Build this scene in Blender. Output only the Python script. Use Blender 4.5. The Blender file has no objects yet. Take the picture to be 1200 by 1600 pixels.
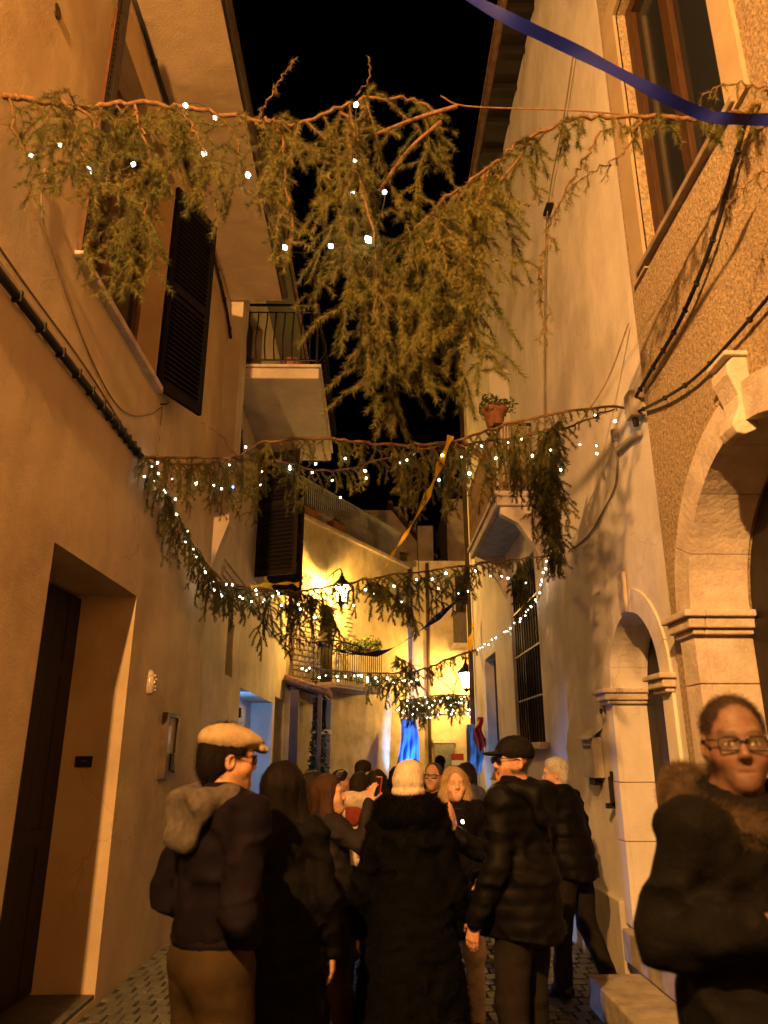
import bpy, math, random
import numpy as np
from mathutils import Vector, Matrix

SC = bpy.context.scene
COL = SC.collection
PI = math.pi
R = math.radians

# ------------------------------------------------------------------ camera, world, exposure
cam_data = bpy.data.cameras.new("camera")
cam = bpy.data.objects.new("camera", cam_data)
COL.objects.link(cam)
cam.location = (0.0, 0.0, 1.65)
cam.rotation_euler = (R(90 + 18.06), 0.0, R(-0.71))
cam_data.sensor_fit = 'VERTICAL'
cam_data.sensor_height = 36.0
cam_data.lens = 36.0 * 1150.0 / 1600.0
cam_data.clip_start = 0.05
cam_data.clip_end = 400.0
cam_data.dof.use_dof = True                # phone lens focused down the lane
cam_data.dof.focus_distance = 8.5
cam_data.dof.aperture_fstop = 2.8
SC.camera = cam

world = bpy.data.worlds.new("World")
SC.world = world
world.use_nodes = True
wn = world.node_tree
wn.nodes.clear()
w_out = wn.nodes.new("ShaderNodeOutputWorld")
w_bg = wn.nodes.new("ShaderNodeBackground")
w_sky = wn.nodes.new("ShaderNodeTexSky")
w_sky.sky_type = 'NISHITA'
w_sky.sun_disc = False
w_sky.sun_elevation = R(-6.0)
w_sky.sun_rotation = R(200)
w_bg.inputs["Strength"].default_value = 0.02
wn.links.new(w_sky.outputs[0], w_bg.inputs[0])
wn.links.new(w_bg.outputs[0], w_out.inputs[0])

SC.view_settings.view_transform = 'Standard'
SC.view_settings.look = 'None'
SC.view_settings.exposure = 0.2
SC.view_settings.gamma = 1.0
SC.view_settings.use_curve_mapping = False
SC.render.engine = 'CYCLES'
SC.cycles.use_denoising = True
SC.cycles.max_bounces = 5
SC.cycles.diffuse_bounces = 3
SC.cycles.glossy_bounces = 2
SC.cycles.sample_clamp_indirect = 3.0
SC.cycles.use_light_tree = True
SC.cycles.use_adaptive_sampling = True
SC.cycles.adaptive_threshold = 0.025

SODIUM = (1.0, 0.485, 0.15)        # street lantern colours
AMBER = (1.0, 0.52, 0.085)
NEAR_POWER = 5600.0
FAR1_POWER = 950.0
FAR2_POWER = 600.0
BULB_STRENGTH = 20.0
BLUE_POWER = 200.0

rng = random.Random(7)
nr = np.random.default_rng(11)

# ------------------------------------------------------------------ materials
MATS = {}

def mat(name, col, rough=0.8, var=0.18, scale=3.0, bump=0.0, bscale=40.0, spec=0.3, metal=0.0, col2=None, stain=0.0, sheen=0.0, stretch=None):
    """procedural surface: base colour broken up by noise, with optional bump"""
    if name in MATS:
        return MATS[name]
    m = bpy.data.materials.new(name)
    m.use_nodes = True
    nt = m.node_tree
    b = nt.nodes["Principled BSDF"]
    b.inputs["Roughness"].default_value = rough
    b.inputs["Metallic"].default_value = metal
    b.inputs["Specular IOR Level"].default_value = spec
    if sheen:
        b.inputs["Sheen Weight"].default_value = sheen
    tc = nt.nodes.new("ShaderNodeTexCoord")
    src = tc.outputs["Object"]
    if stretch:
        mp = nt.nodes.new("ShaderNodeMapping")
        mp.inputs["Scale"].default_value = stretch
        nt.links.new(src, mp.inputs["Vector"])
        src = mp.outputs["Vector"]
    n1 = nt.nodes.new("ShaderNodeTexNoise")
    n1.inputs["Scale"].default_value = scale
    n1.inputs["Detail"].default_value = 6
    n1.inputs["Roughness"].default_value = 0.62
    nt.links.new(src, n1.inputs["Vector"])
    ramp = nt.nodes.new("ShaderNodeValToRGB")
    c2 = col2 or tuple(max(0.0, c * (1 - 2 * var)) for c in col)
    ramp.color_ramp.elements[0].position = 0.32
    ramp.color_ramp.elements[0].color = (*c2, 1)
    ramp.color_ramp.elements[1].position = 0.62
    ramp.color_ramp.elements[1].color = (*col, 1)
    nt.links.new(n1.outputs["Fac"], ramp.inputs["Fac"])
    cur = ramp.outputs["Color"]
    if stain:
        mp2 = nt.nodes.new("ShaderNodeMapping")
        mp2.inputs["Scale"].default_value = (1.6, 1.6, 0.55)
        nt.links.new(tc.outputs["Object"], mp2.inputs["Vector"])
        n3 = nt.nodes.new("ShaderNodeTexNoise")
        n3.inputs["Scale"].default_value = 1.6
        n3.inputs["Detail"].default_value = 8
        n3.inputs["Roughness"].default_value = 0.7
        nt.links.new(mp2.outputs["Vector"], n3.inputs["Vector"])
        r3 = nt.nodes.new("ShaderNodeValToRGB")
        r3.color_ramp.elements[0].position = 0.30
        r3.color_ramp.elements[0].color = (1 - stain, 1 - stain, 1 - stain, 1)
        r3.color_ramp.elements[1].position = 0.68
        r3.color_ramp.elements[1].color = (1, 1, 1, 1)
        nt.links.new(n3.outputs["Fac"], r3.inputs["Fac"])
        mx = nt.nodes.new("ShaderNodeMixRGB")
        mx.blend_type = 'MULTIPLY'
        mx.inputs["Fac"].default_value = 1.0
        nt.links.new(cur, mx.inputs["Color1"])
        nt.links.new(r3.outputs["Color"], mx.inputs["Color2"])
        cur = mx.outputs["Color"]
        # hairline cracks and old repair patches
        nd_ = nt.nodes.new("ShaderNodeTexNoise"); nd_.inputs["Scale"].default_value = 2.3; nd_.inputs["Detail"].default_value = 5
        nt.links.new(tc.outputs["Object"], nd_.inputs["Vector"])
        va = nt.nodes.new("ShaderNodeVectorMath"); va.operation = 'MULTIPLY_ADD'
        va.inputs[1].default_value = (.55, .55, .55)
        nt.links.new(nd_.outputs["Color"], va.inputs[0]); nt.links.new(tc.outputs["Object"], va.inputs[2])
        vo = nt.nodes.new("ShaderNodeTexVoronoi"); vo.feature = 'DISTANCE_TO_EDGE'; vo.inputs["Scale"].default_value = .75
        nt.links.new(va.outputs[0], vo.inputs["Vector"])
        rc = nt.nodes.new("ShaderNodeValToRGB")
        rc.color_ramp.elements[0].position = 0.0; rc.color_ramp.elements[0].color = (.80, .78, .77, 1)
        rc.color_ramp.elements[1].position = 0.006; rc.color_ramp.elements[1].color = (1, 1, 1, 1)
        nt.links.new(vo.outputs["Distance"], rc.inputs["Fac"])
        ms = nt.nodes.new("ShaderNodeTexNoise"); ms.inputs["Scale"].default_value = .9; ms.inputs["Detail"].default_value = 2
        nt.links.new(tc.outputs["Object"], ms.inputs["Vector"])
        mr = nt.nodes.new("ShaderNodeMapRange"); mr.inputs[1].default_value = .52; mr.inputs[2].default_value = .60
        nt.links.new(ms.outputs["Fac"], mr.inputs[0])
        m2 = nt.nodes.new("ShaderNodeMixRGB"); m2.blend_type = 'MULTIPLY'
        nt.links.new(mr.outputs[0], m2.inputs["Fac"]); nt.links.new(cur, m2.inputs["Color1"]); nt.links.new(rc.outputs["Color"], m2.inputs["Color2"])
        pv = nt.nodes.new("ShaderNodeTexNoise"); pv.inputs["Scale"].default_value = .55; pv.inputs["Detail"].default_value = 9; pv.inputs["Roughness"].default_value = .55
        nt.links.new(tc.outputs["Object"], pv.inputs["Vector"])
        pr = nt.nodes.new("ShaderNodeValToRGB")
        pr.color_ramp.elements[0].position = .40; pr.color_ramp.elements[0].color = (.80, .78, .76, 1)
        pr.color_ramp.elements[1].position = .47; pr.color_ramp.elements[1].color = (1, 1, 1, 1)
        nt.links.new(pv.outputs["Fac"], pr.inputs["Fac"])
        m3 = nt.nodes.new("ShaderNodeMixRGB"); m3.blend_type = 'MULTIPLY'; m3.inputs["Fac"].default_value = .7
        nt.links.new(m2.outputs["Color"], m3.inputs["Color1"]); nt.links.new(pr.outputs["Color"], m3.inputs["Color2"])
        cur = m3.outputs["Color"]
    nt.links.new(cur, b.inputs["Base Color"])
    if bump:
        n2 = nt.nodes.new("ShaderNodeTexNoise")
        n2.inputs["Scale"].default_value = bscale
        n2.inputs["Detail"].default_value = 5
        n2.inputs["Roughness"].default_value = 0.65
        nt.links.new(src, n2.inputs["Vector"])
        bp = nt.nodes.new("ShaderNodeBump")
        bp.inputs["Strength"].default_value = 1.0
        bp.inputs["Distance"].default_value = bump
        nt.links.new(n2.outputs["Fac"], bp.inputs["Height"])
        if stain:                                   # slow undulation of hand-laid plaster
            n4 = nt.nodes.new("ShaderNodeTexNoise")
            n4.inputs["Scale"].default_value = 1.7
            n4.inputs["Detail"].default_value = 3
            nt.links.new(tc.outputs["Object"], n4.inputs["Vector"])
            bp2 = nt.nodes.new("ShaderNodeBump")
            bp2.inputs["Strength"].default_value = 1.0
            bp2.inputs["Distance"].default_value = 0.03
            nt.links.new(n4.outputs["Fac"], bp2.inputs["Height"])
            nt.links.new(bp2.outputs["Normal"], bp.inputs["Normal"])
        nt.links.new(bp.outputs["Normal"], b.inputs["Normal"])
    MATS[name] = m
    return m

def emit(name, col, strength):
    if name in MATS:
        return MATS[name]
    m = bpy.data.materials.new(name)
    m.use_nodes = True
    b = m.node_tree.nodes["Principled BSDF"]
    b.inputs["Base Color"].default_value = (*col, 1)
    b.inputs["Emission Color"].default_value = (*col, 1)
    b.inputs["Emission Strength"].default_value = strength
    MATS[name] = m
    return m

def glass(name, col=(0.02, 0.022, 0.025), rough=0.12):
    return mat(name, col, rough=rough, var=0.1, scale=1.5, spec=0.5)

OCHRE = mat("ochre_plaster", (0.60, 0.47, 0.30), 0.9, 0.10, 1.3, 0.004, 60, stain=0.16)
GREYP = mat("grey_plaster", (0.66, 0.58, 0.47), 0.9, 0.12, 1.6, 0.004, 55, stain=0.20)
WHITEP = mat("white_plaster", (0.82, 0.76, 0.70), 0.88, 0.09, 1.1, 0.004, 50, stain=0.22)
STUCCO = mat("roughcast_stucco", (0.56, 0.43, 0.28), 0.95, 0.28, 38, 0.022, 55, stain=0.10)
YELLOWP = mat("yellow_plaster", (0.66, 0.55, 0.36), 0.9, 0.16, 2.2, 0.006, 40, stain=0.25)
CREAMP = mat("cream_plaster", (0.60, 0.50, 0.36), 0.9, 0.15, 2.0, 0.006, 40, stain=0.3)
STONE = mat("carved_limestone", (0.62, 0.53, 0.46), 0.88, 0.17, 6.0, 0.009, 30)
RUBBLE = mat("rubble_stone", (0.50, 0.42, 0.30), 0.9, 0.25, 9.0, 0.01, 30)
PAVER = mat("paving_stone", (0.085, 0.08, 0.075), 0.55, 0.3, 12.0, 0.006, 60, spec=0.5)
MORTAR = mat("street_joint", (0.04, 0.036, 0.032), 0.9, 0.3, 20, 0.004, 80)
STEP = mat("step_stone", (0.42, 0.37, 0.30), 0.75, 0.2, 8, 0.006, 40)
DARKWOOD = mat("dark_wood", (0.016, 0.011, 0.008), 0.55, 0.3, 14, 0.003, 40, stretch=(6, 6, 0.6))
BROWNWOOD = mat("brown_wood", (0.11, 0.052, 0.022), 0.5, 0.28, 12, 0.003, 40, stretch=(8, 8, 0.6))
GREENWOOD = mat("grey_green_paint", (0.20, 0.20, 0.15), 0.6, 0.2, 8, 0.002, 30)
IRON = mat("wrought_iron", (0.022, 0.020, 0.020), 0.5, 0.3, 30, metal=0.6)
CABLE = mat("black_cable", (0.018, 0.016, 0.014), 0.6, 0.2, 20)
GREYCABLE = mat("grey_cable", (0.22, 0.16, 0.10), 0.7, 0.2, 20)
TERRA = mat("terracotta", (0.36, 0.15, 0.07), 0.85, 0.25, 12, 0.003, 40)
TILE = mat("roof_tile", (0.30, 0.17, 0.10), 0.9, 0.35, 9, 0.006, 30)
PLASTIC = mat("grey_plastic", (0.42, 0.38, 0.33), 0.6, 0.1, 6)
PIPE = mat("brown_pipe", (0.10, 0.065, 0.04), 0.5, 0.25, 8)
ALU = mat("painted_rail", (0.42, 0.44, 0.46), 0.5, 0.2, 8)
GLASS = glass("dark_glass")
CANE = mat("reed_cane", (0.30, 0.21, 0.11), 0.8, 0.35, 25, stretch=(1, 1, 0.2))
BARK = mat("conifer_bark", (0.20, 0.105, 0.05), 0.85, 0.3, 40, 0.002, 80)
NEEDLE = mat("conifer_needles", (0.15, 0.138, 0.034), 0.75, 0.0, 2.6, col2=(0.042, 0.060, 0.017), spec=0.2)
LEAF = mat("leaf_green", (0.09, 0.12, 0.03), 0.6, 0.3, 20, spec=0.3)
BLUERIB = mat("blue_satin", (0.002, 0.008, 0.17), 0.45, 0.1, 4)
def satin(name, col):
    """thin woven ribbon: light shows through it"""
    m = mat(name, col, 0.45, 0.12, 4)
    nt = m.node_tree
    b, o = nt.nodes["Principled BSDF"], nt.nodes["Material Output"]
    t = nt.nodes.new("ShaderNodeBsdfTranslucent")
    t.inputs[0].default_value = (*col, 1)
    x = nt.nodes.new("ShaderNodeMixShader")
    x.inputs[0].default_value = 0.6
    nt.links.new(b.outputs[0], x.inputs[1]); nt.links.new(t.outputs[0], x.inputs[2]); nt.links.new(x.outputs[0], o.inputs[0])
    return m
YELRIB = satin("yellow_satin", (0.95, 0.70, 0.04))
BLUECLOTH = mat("blue_cloth", (0.10, 0.30, 0.88), 0.6, 0.2, 3)
REDCLOTH = mat("red_cloth", (0.55, 0.05, 0.02), 0.6, 0.2, 3)
WHITE = mat("white_paint", (0.75, 0.74, 0.72), 0.6, 0.05, 6)
BULB = emit("lit_bulb", (1.0, 0.97, 0.78), BULB_STRENGTH)
BULBDIM = emit("lit_bulb_dim", (0.95, 1.0, 0.72), BULB_STRENGTH * .45)
BULBHOT = emit("lit_bulb_bright", (1.0, 0.98, 0.88), BULB_STRENGTH * 1.9)
BULBBLUE = emit("lit_blue_bulb", (0.10, 0.35, 1.0), BULB_STRENGTH)
def lamp_glass():
    """frosted lantern glass: glows and lets the lamp inside shine through"""
    m = bpy.data.materials.new("lit_lantern_glass")
    m.use_nodes = True
    nt = m.node_tree
    nt.nodes.clear()
    o = nt.nodes.new("ShaderNodeOutputMaterial")
    a = nt.nodes.new("ShaderNodeAddShader")
    t = nt.nodes.new("ShaderNodeBsdfTransparent")
    e = nt.nodes.new("ShaderNodeEmission")
    t.inputs[0].default_value = (.92, .88, .78, 1)
    e.inputs[0].default_value = (1.0, .70, .26, 1)
    e.inputs[1].default_value = 55.0
    nt.links.new(t.outputs[0], a.inputs[0]); nt.links.new(e.outputs[0], a.inputs[1]); nt.links.new(a.outputs[0], o.inputs[0])
    return m
LAMPGLASS = lamp_glass()

# ------------------------------------------------------------------ mesh helpers
class MB:
    def __init__(s):
        s.v = []
        s.f = []
    def face(s, pts):
        n = len(s.v)
        s.v += [tuple(p) for p in pts]
        s.f.append(tuple(range(n, n + len(pts))))
    def box(s, x0, x1, y0, y1, z0, z1):
        n = len(s.v)
        s.v += [(x0, y0, z0), (x1, y0, z0), (x1, y1, z0), (x0, y1, z0), (x0, y0, z1), (x1, y0, z1), (x1, y1, z1), (x0, y1, z1)]
        for f in ((0, 3, 2, 1), (4, 5, 6, 7), (0, 1, 5, 4), (1, 2, 6, 5), (2, 3, 7, 6), (3, 0, 4, 7)):
            s.f.append(tuple(n + i for i in f))
        return s
    def obox(s, c, ax, ay, az, hx, hy, hz):
        """box about centre c with axis vectors and half sizes"""
        c, ax, ay, az = map(Vector, (c, ax, ay, az))
        n = len(s.v)
        for k in ((-1, -1, -1), (1, -1, -1), (1, 1, -1), (-1, 1, -1), (-1, -1, 1), (1, -1, 1), (1, 1, 1), (-1, 1, 1)):
            s.v.append(tuple(c + ax * hx * k[0] + ay * hy * k[1] + az * hz * k[2]))
        for f in ((0, 3, 2, 1), (4, 5, 6, 7), (0, 1, 5, 4), (1, 2, 6, 5), (2, 3, 7, 6), (3, 0, 4, 7)):
            s.f.append(tuple(n + i for i in f))
        return s
    def tube(s, pts, r, n=6, caps=True):
        pts = [Vector(p) for p in pts]
        m = len(pts)
        rs = r if isinstance(r, (list, tuple)) else [r] * m
        base = len(s.v)
        up = Vector((0.3, 0.2, 1)).normalized()
        for i, p in enumerate(pts):
            t = (pts[min(i + 1, m - 1)] - pts[max(i - 1, 0)])
            t = t.normalized() if t.length > 1e-9 else Vector((0, 0, 1))
            a = t.cross(up)
            if a.length < 0.1:
                a = t.cross(Vector((1, 0, 0)))
            a.normalize()
            b = t.cross(a)
            for k in range(n):
                w = 2 * PI * k / n
                s.v.append(tuple(p + (a * math.cos(w) + b * math.sin(w)) * rs[i]))
        for i in range(m - 1):
            for k in range(n):
                k2 = (k + 1) % n
                s.f.append((base + i * n + k, base + i * n + k2, base + (i + 1) * n + k2, base + (i + 1) * n + k))
        if caps:
            s.f.append(tuple(base + k for k in range(n))[::-1])
            s.f.append(tuple(base + (m - 1) * n + k for k in range(n)))
        return s
    def lathe(s, prof, n=12, c=(0, 0, 0)):
        base = len(s.v)
        for (r, z) in prof:
            for k in range(n):
                w = 2 * PI * k / n
                s.v.append((c[0] + r * math.cos(w), c[1] + r * math.sin(w), c[2] + z))
        for i in range(len(prof) - 1):
            for k in range(n):
                k2 = (k + 1) % n
                s.f.append((base + i * n + k, base + i * n + k2, base + (i + 1) * n + k2, base + (i + 1) * n + k))
        s.f.append(tuple(base + k for k in range(n))[::-1])
        s.f.append(tuple(base + (len(prof) - 1) * n + k for k in range(n)))
        return s
    def mesh(s, name, m, smooth=False):
        me = bpy.data.meshes.new(name)
        me.from_pydata(s.v, [], s.f)
        me.update()
        if m:
            me.materials.append(m)
        if smooth:
            me.polygons.foreach_set("use_smooth", [True] * len(me.polygons))
        return me
    def build(s, name, m, parent=None, smooth=False, bevel=0.0):
        o = bpy.data.objects.new(name, s.mesh(name, m, smooth))
        COL.objects.link(o)
        if parent is not None:
            o.parent = parent
        if bevel:
            bv = o.modifiers.new("bevel", 'BEVEL')
            bv.width = bevel
            bv.segments = 2
            bv.limit_method = 'ANGLE'
        return o

def np_mesh(name, verts, faces, m, parent=None, smooth=True, mats=None, midx=None):
    """fast mesh from numpy arrays, all faces with the same corner count"""
    me = bpy.data.meshes.new(name)
    nv, nf, k = len(verts), len(faces), faces.shape[1]
    me.vertices.add(nv)
    me.vertices.foreach_set("co", np.ascontiguousarray(verts, dtype=np.float32).ravel())
    me.loops.add(nf * k)
    me.loops.foreach_set("vertex_index", np.ascontiguousarray(faces, dtype=np.int32).ravel())
    me.polygons.add(nf)
    me.polygons.foreach_set("loop_start", np.arange(0, nf * k, k, dtype=np.int32))
    me.polygons.foreach_set("loop_total", np.full(nf, k, dtype=np.int32))
    for mm in (mats or [m]):
        me.materials.append(mm)
    if midx is not None:
        me.polygons.foreach_set("material_index", np.ascontiguousarray(midx, dtype=np.int32))
    me.polygons.foreach_set("use_smooth", np.full(nf, smooth))
    me.update(calc_edges=True)
    me.validate()
    o = bpy.data.objects.new(name, me)
    COL.objects.link(o)
    if parent is not None:
        o.parent = parent
    return o

def empty(name, loc=(0, 0, 0), rz=0.0):
    o = bpy.data.objects.new(name, None)
    COL.objects.link(o)
    o.location = loc
    o.rotation_euler = (0, 0, rz)
    return o

def tag(o, label=None, cat=None, group=None, kind=None):
    if label: o["label"] = label
    if cat: o["category"] = cat
    if group: o["group"] = group
    if kind: o["kind"] = kind
    return o

def share(name, me, parent, loc=(0, 0, 0), rot=(0, 0, 0), scale=(1, 1, 1)):
    o = bpy.data.objects.new(name, me)
    COL.objects.link(o)
    o.parent = parent
    o.location = loc
    o.rotation_euler = rot
    o.scale = scale
    return o

def cat_rom(pts, n=8):
    """smooth curve through points"""
    P = [Vector(p) for p in pts]
    P = [P[0] * 2 - P[1]] + P + [P[-1] * 2 - P[-2]]
    out = []
    for i in range(1, len(P) - 2):
        p0, p1, p2, p3 = P[i - 1:i + 3]
        for k in range(n):
            t = k / n
            out.append(0.5 * ((2 * p1) + (p2 - p0) * t + (2 * p0 - 5 * p1 + 4 * p2 - p3) * t * t + (3 * p1 - p0 - 3 * p2 + p3) * t ** 3))
    out.append(P[-2].copy())
    return out

def ground_z(y):
    return -0.018 * max(0.0, y - 3.0)
# ------------------------------------------------------------------ ground and paving
def build_ground():
    ys = [-8, 0, 3, 6, 9, 12, 15, 18, 21, 24, 30, 45, 80]
    m = MB()
    for a, b in zip(ys[:-1], ys[1:]):
        m.face([(-30, a, ground_z(a)), (30, a, ground_z(a)), (30, b, ground_z(b)), (-30, b, ground_z(b))])
    g = tag(m.build("ground", MORTAR), "narrow paved street floor between the houses", None, None, "structure")
    # setts: 300 that show largest are pieces of their own, the rest one mass
    variants = []
    for k in range(5):
        q = MB()
        j = [rng.uniform(-0.006, 0.006) for _ in range(8)]
        hw, hl, t = 0.054, 0.078, 0.022
        top = [(-hw + .008 + j[0], -hl + .008 + j[1], t), (hw - .008 + j[2], -hl + .008 + j[3], t + .003), (hw - .008 + j[4], hl - .008 + j[5], t), (-hw + .008 + j[6], hl - .008 + j[7], t - .002)]
        low = [(-hw, -hl, 0.002), (hw, -hl, 0.002), (hw, hl, 0.002), (-hw, hl, 0.002)]
        q.face(top)
        for i in range(4):
            i2 = (i + 1) % 4
            q.face([low[i], low[i2], top[i2], top[i]])
        variants.append(q)
    meshes = [q.mesh("sett", PAVER) for q in variants]
    spots = []
    row = 0
    y = -2.0
    while y < 22:
        x = -1.90 + (row % 2) * 0.058
        while x < 1.88:
            spots.append((x + rng.uniform(-.004, .004), y + rng.uniform(-.004, .004)))
            x += 0.116
        y += 0.164
        row += 1
    def view(p):
        x, yy = p
        if yy < 3.6 or yy > 9: return 99
        if -0.75 < x < -0.1 or 0.55 < x < 0.9 or 1.1 < x < 1.7:
            return yy
        return 50 + yy
    order = sorted(spots, key=view)
    sel = order[:300]
    rest = order[300:]
    for (x, y) in sel:
        share("sett", rng.choice(meshes), g, (x, y, ground_z(y)), (rng.uniform(-.02, .02), rng.uniform(-.03, .03), rng.uniform(-.04, .04)))
    V, F = [], []
    for (x, y) in rest:
        q = rng.choice(variants)
        n = len(V)
        z = ground_z(y)
        tx, ty = rng.uniform(-.03, .03), rng.uniform(-.02, .02)
        V += [(x + a, y + b, z + c + a * tx + b * ty) for a, b, c in q.v]
        F += [tuple(n + i for i in f) for f in q.f]
    mm = MB()
    mm.v, mm.f = V, F
    tag(mm.build("setts", PAVER, g), None, None, None, "stuff")
    return g

GROUND = build_ground()

# ------------------------------------------------------------------ walls with openings
def wall_mesh(x, side, y0, y1, z0, z1, openings, back=4.0):
    """street wall in the plane X = x, side = +1 for houses right of the street. openings:
    ('rect', ya, yb, za, zb, depth) or ('arch', yc, r, za, zspring, depth)"""
    m = MB()
    rects = []
    for o in openings:
        if o[0] == 'rect':
            rects.append((o[1], o[2], o[3], o[4]))
        else:
            rects.append((o[1] - o[2], o[1] + o[2], o[3], o[4] + o[2]))
    ys = sorted({y0, y1, *[r[0] for r in rects], *[r[1] for r in rects]})
    zs = sorted({z0, z1, *[r[2] for r in rects], *[r[3] for r in rects]})
    for ya, yb in zip(ys[:-1], ys[1:]):
        for za, zb in zip(zs[:-1], zs[1:]):
            cy, cz = (ya + yb) / 2, (za + zb) / 2
            if any(r[0] < cy < r[1] and r[2] < cz < r[3] for r in rects):
                continue
            m.face([(x, ya, za), (x, yb, za), (x, yb, zb), (x, ya, zb)])
    for o in openings:
        if o[0] == 'rect':
            _, ya, yb, za, zb, d = o
            xx = x + side * d
            m.face([(x, ya, za), (x, ya, zb), (xx, ya, zb), (xx, ya, za)])
            m.face([(x, yb, za), (xx, yb, za), (xx, yb, zb), (x, yb, zb)])
            m.face([(x, ya, zb), (x, yb, zb), (xx, yb, zb), (xx, ya, zb)])
            m.face([(x, ya, za), (xx, ya, za), (xx, yb, za), (x, yb, za)])
            m.face([(xx, ya, za), (xx, yb, za), (xx, yb, zb), (xx, ya, zb)])
        else:
            _, yc, r, za, zsp, d = o
            xx = x + side * d
            N = 28
            arc = [(yc - r * math.cos(PI * i / N), zsp + r * math.sin(PI * i / N)) for i in range(N + 1)]
            top = zsp + r
            for (a, b) in zip(arc[:-1], arc[1:]):
                if min(a[1], b[1]) < top - 1e-6:
                    m.face([(x, a[0], a[1]), (x, b[0], b[1]), (x, b[0], top), (x, a[0], top)])
                m.face([(x, a[0], a[1]), (xx, a[0], a[1]), (xx, b[0], b[1]), (x, b[0], b[1])])
            for s in (-1, 1):
                m.face([(x, yc + s * r, za), (xx, yc + s * r, za), (xx, yc + s * r, zsp), (x, yc + s * r, zsp)])
            m.face([(x, yc - r, za), (xx, yc - r, za), (xx, yc + r, za), (x, yc + r, za)])
            m.face([(xx, yc - r, za), (xx, yc + r, za), (xx, yc + r, zsp), (xx, yc - r, zsp)])
            m.face([(xx, a[0], a[1]) for a in arc])
    xb = x + side * back
    m.face([(x, y0, z0), (xb, y0, z0), (xb, y0, z1), (x, y0, z1)])
    m.face([(x, y1, z0), (xb, y1, z0), (xb, y1, z1), (x, y1, z1)])
    m.face([(xb, y0, z0), (xb, y1, z0), (xb, y1, z1), (xb, y0, z1)])
    m.face([(x, y0, z1), (x, y1, z1), (xb, y1, z1), (xb, y0, z1)])
    return m

def plank_door(parent, x, side, ya, yb, za, zb, n, m=None, name="door"):
    """ledged door: each plank is a piece under the door"""
    d = MB().box(min(x, x + side * .03), max(x, x + side * .03), ya + .01, yb - .01, za + .01, zb - .01).build(name, m or DARKWOOD, parent)
    w = (yb - ya) / n
    pm = MB().box(-.018, .018, -w / 2 + .006, w / 2 - .006, za + .02, zb - .02).mesh("plank", m or DARKWOOD)
    for i in range(n):
        share("plank", pm, d, (x - side * (.012 + rng.uniform(0, .006)), ya + w * (i + .5), 0))
    return d

def shutter_leaf(parent, a, b, za, zb, m, pitch=.052, th=.02, tilt=.95):
    """louvred leaf standing between plan points a (hinge) and b, each louvre a piece of its own"""
    a, b = Vector((*a, 0)), Vector((*b, 0))
    d = (b - a)
    L = d.length
    ang = math.atan2(d.y, d.x)
    e = empty_part("shutter", parent, (a.x, a.y, 0), ang)
    fr = MB()
    fr.box(0, .06, -th, th, za, zb).box(L - .06, L, -th, th, za, zb)
    fr.box(.06, L - .06, -th, th, za, za + .09).box(.06, L - .06, -th, th, zb - .09, zb)
    mid = (za + zb) / 2
    fr.box(.06, L - .06, th * .2, th * .5, za + .09, zb - .09)
    fr.box(.06, L - .06, -th * 1.02, th * 1.02, mid - .04, mid + .04)
    body = fr.build("shutter", m, parent, bevel=.003)
    body.location = (a.x, a.y, 0)
    body.rotation_euler = (0, 0, ang)
    bpy.data.objects.remove(e)
    sm = MB().box(.06, L - .06, -.034, .034, -.004, .004).mesh("louvre", m)
    z = za + .12
    while z < zb - .1:
        if abs(z - mid) > .06:
            share("louvre", sm, body, (0, 0, z), (tilt, 0, 0))
        z += pitch
    return body

def empty_part(name, parent, loc, rz):
    e = empty(name, loc, rz)
    e.parent = parent
    return e

def tube_obj(name, pts, r, m, parent=None, n=6, smooth=True, curve=True, seg=8):
    return MB().tube(cat_rom(pts, seg) if curve and len(pts) > 2 else pts, r, n).build(name, m, parent, smooth)

# ------------------------------------------------------------------ ochre house, left of the street
XL = -1.96
house_a = tag(empty("house", (0, 0, 0)), "ochre plastered house with shuttered upper window and deep dark street doorway", "house")
A_OPEN = [('rect', 4.36, 6.0, 0.0, 2.87, 0.52), ('rect', 4.15, 5.85, 4.76, 6.92, 0.28), ('rect', -2.6, -1.2, 0.0, 2.6, .4), ('rect', -2.4, -1.3, 4.76, 6.6, .28)]
wall_mesh(XL, -1, -8, 8.5, -0.2, 7.4, A_OPEN).build("wall", OCHRE, house_a)
# eave: soffit with gutter along its edge
MB().box(-2.2, -1.26, -8, 8.52, 7.402, 7.52).build("eave", OCHRE, house_a)
tube_obj("gutter", [(-1.24, -8, 7.46), (-1.24, 8.5, 7.46)], .055, PIPE, house_a, 10, curve=False)
m = MB()
for s in (0,):
    m.face([(-1.2, -8, 7.56), (-1.2, 8.6, 7.56), (-6, 8.6, 9.2), (-6, -8, 9.2)])
m.build("roof", TILE, house_a)
d = plank_door(house_a, -2.44, -1, 4.36, 6.0, 0.02, 2.86, 7)
MB().box(-2.43, -2.40, 4.40, 5.96, 1.0, 1.12).build("rail", DARKWOOD, d)
MB().box(-2.43, -2.40, 4.40, 5.96, 2.2, 2.3).build("rail", DARKWOOD, d)
MB().box(-2.44, -1.962, 4.37, 5.99, -.1, .03).build("doorstep", PAVER, house_a)
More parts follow.
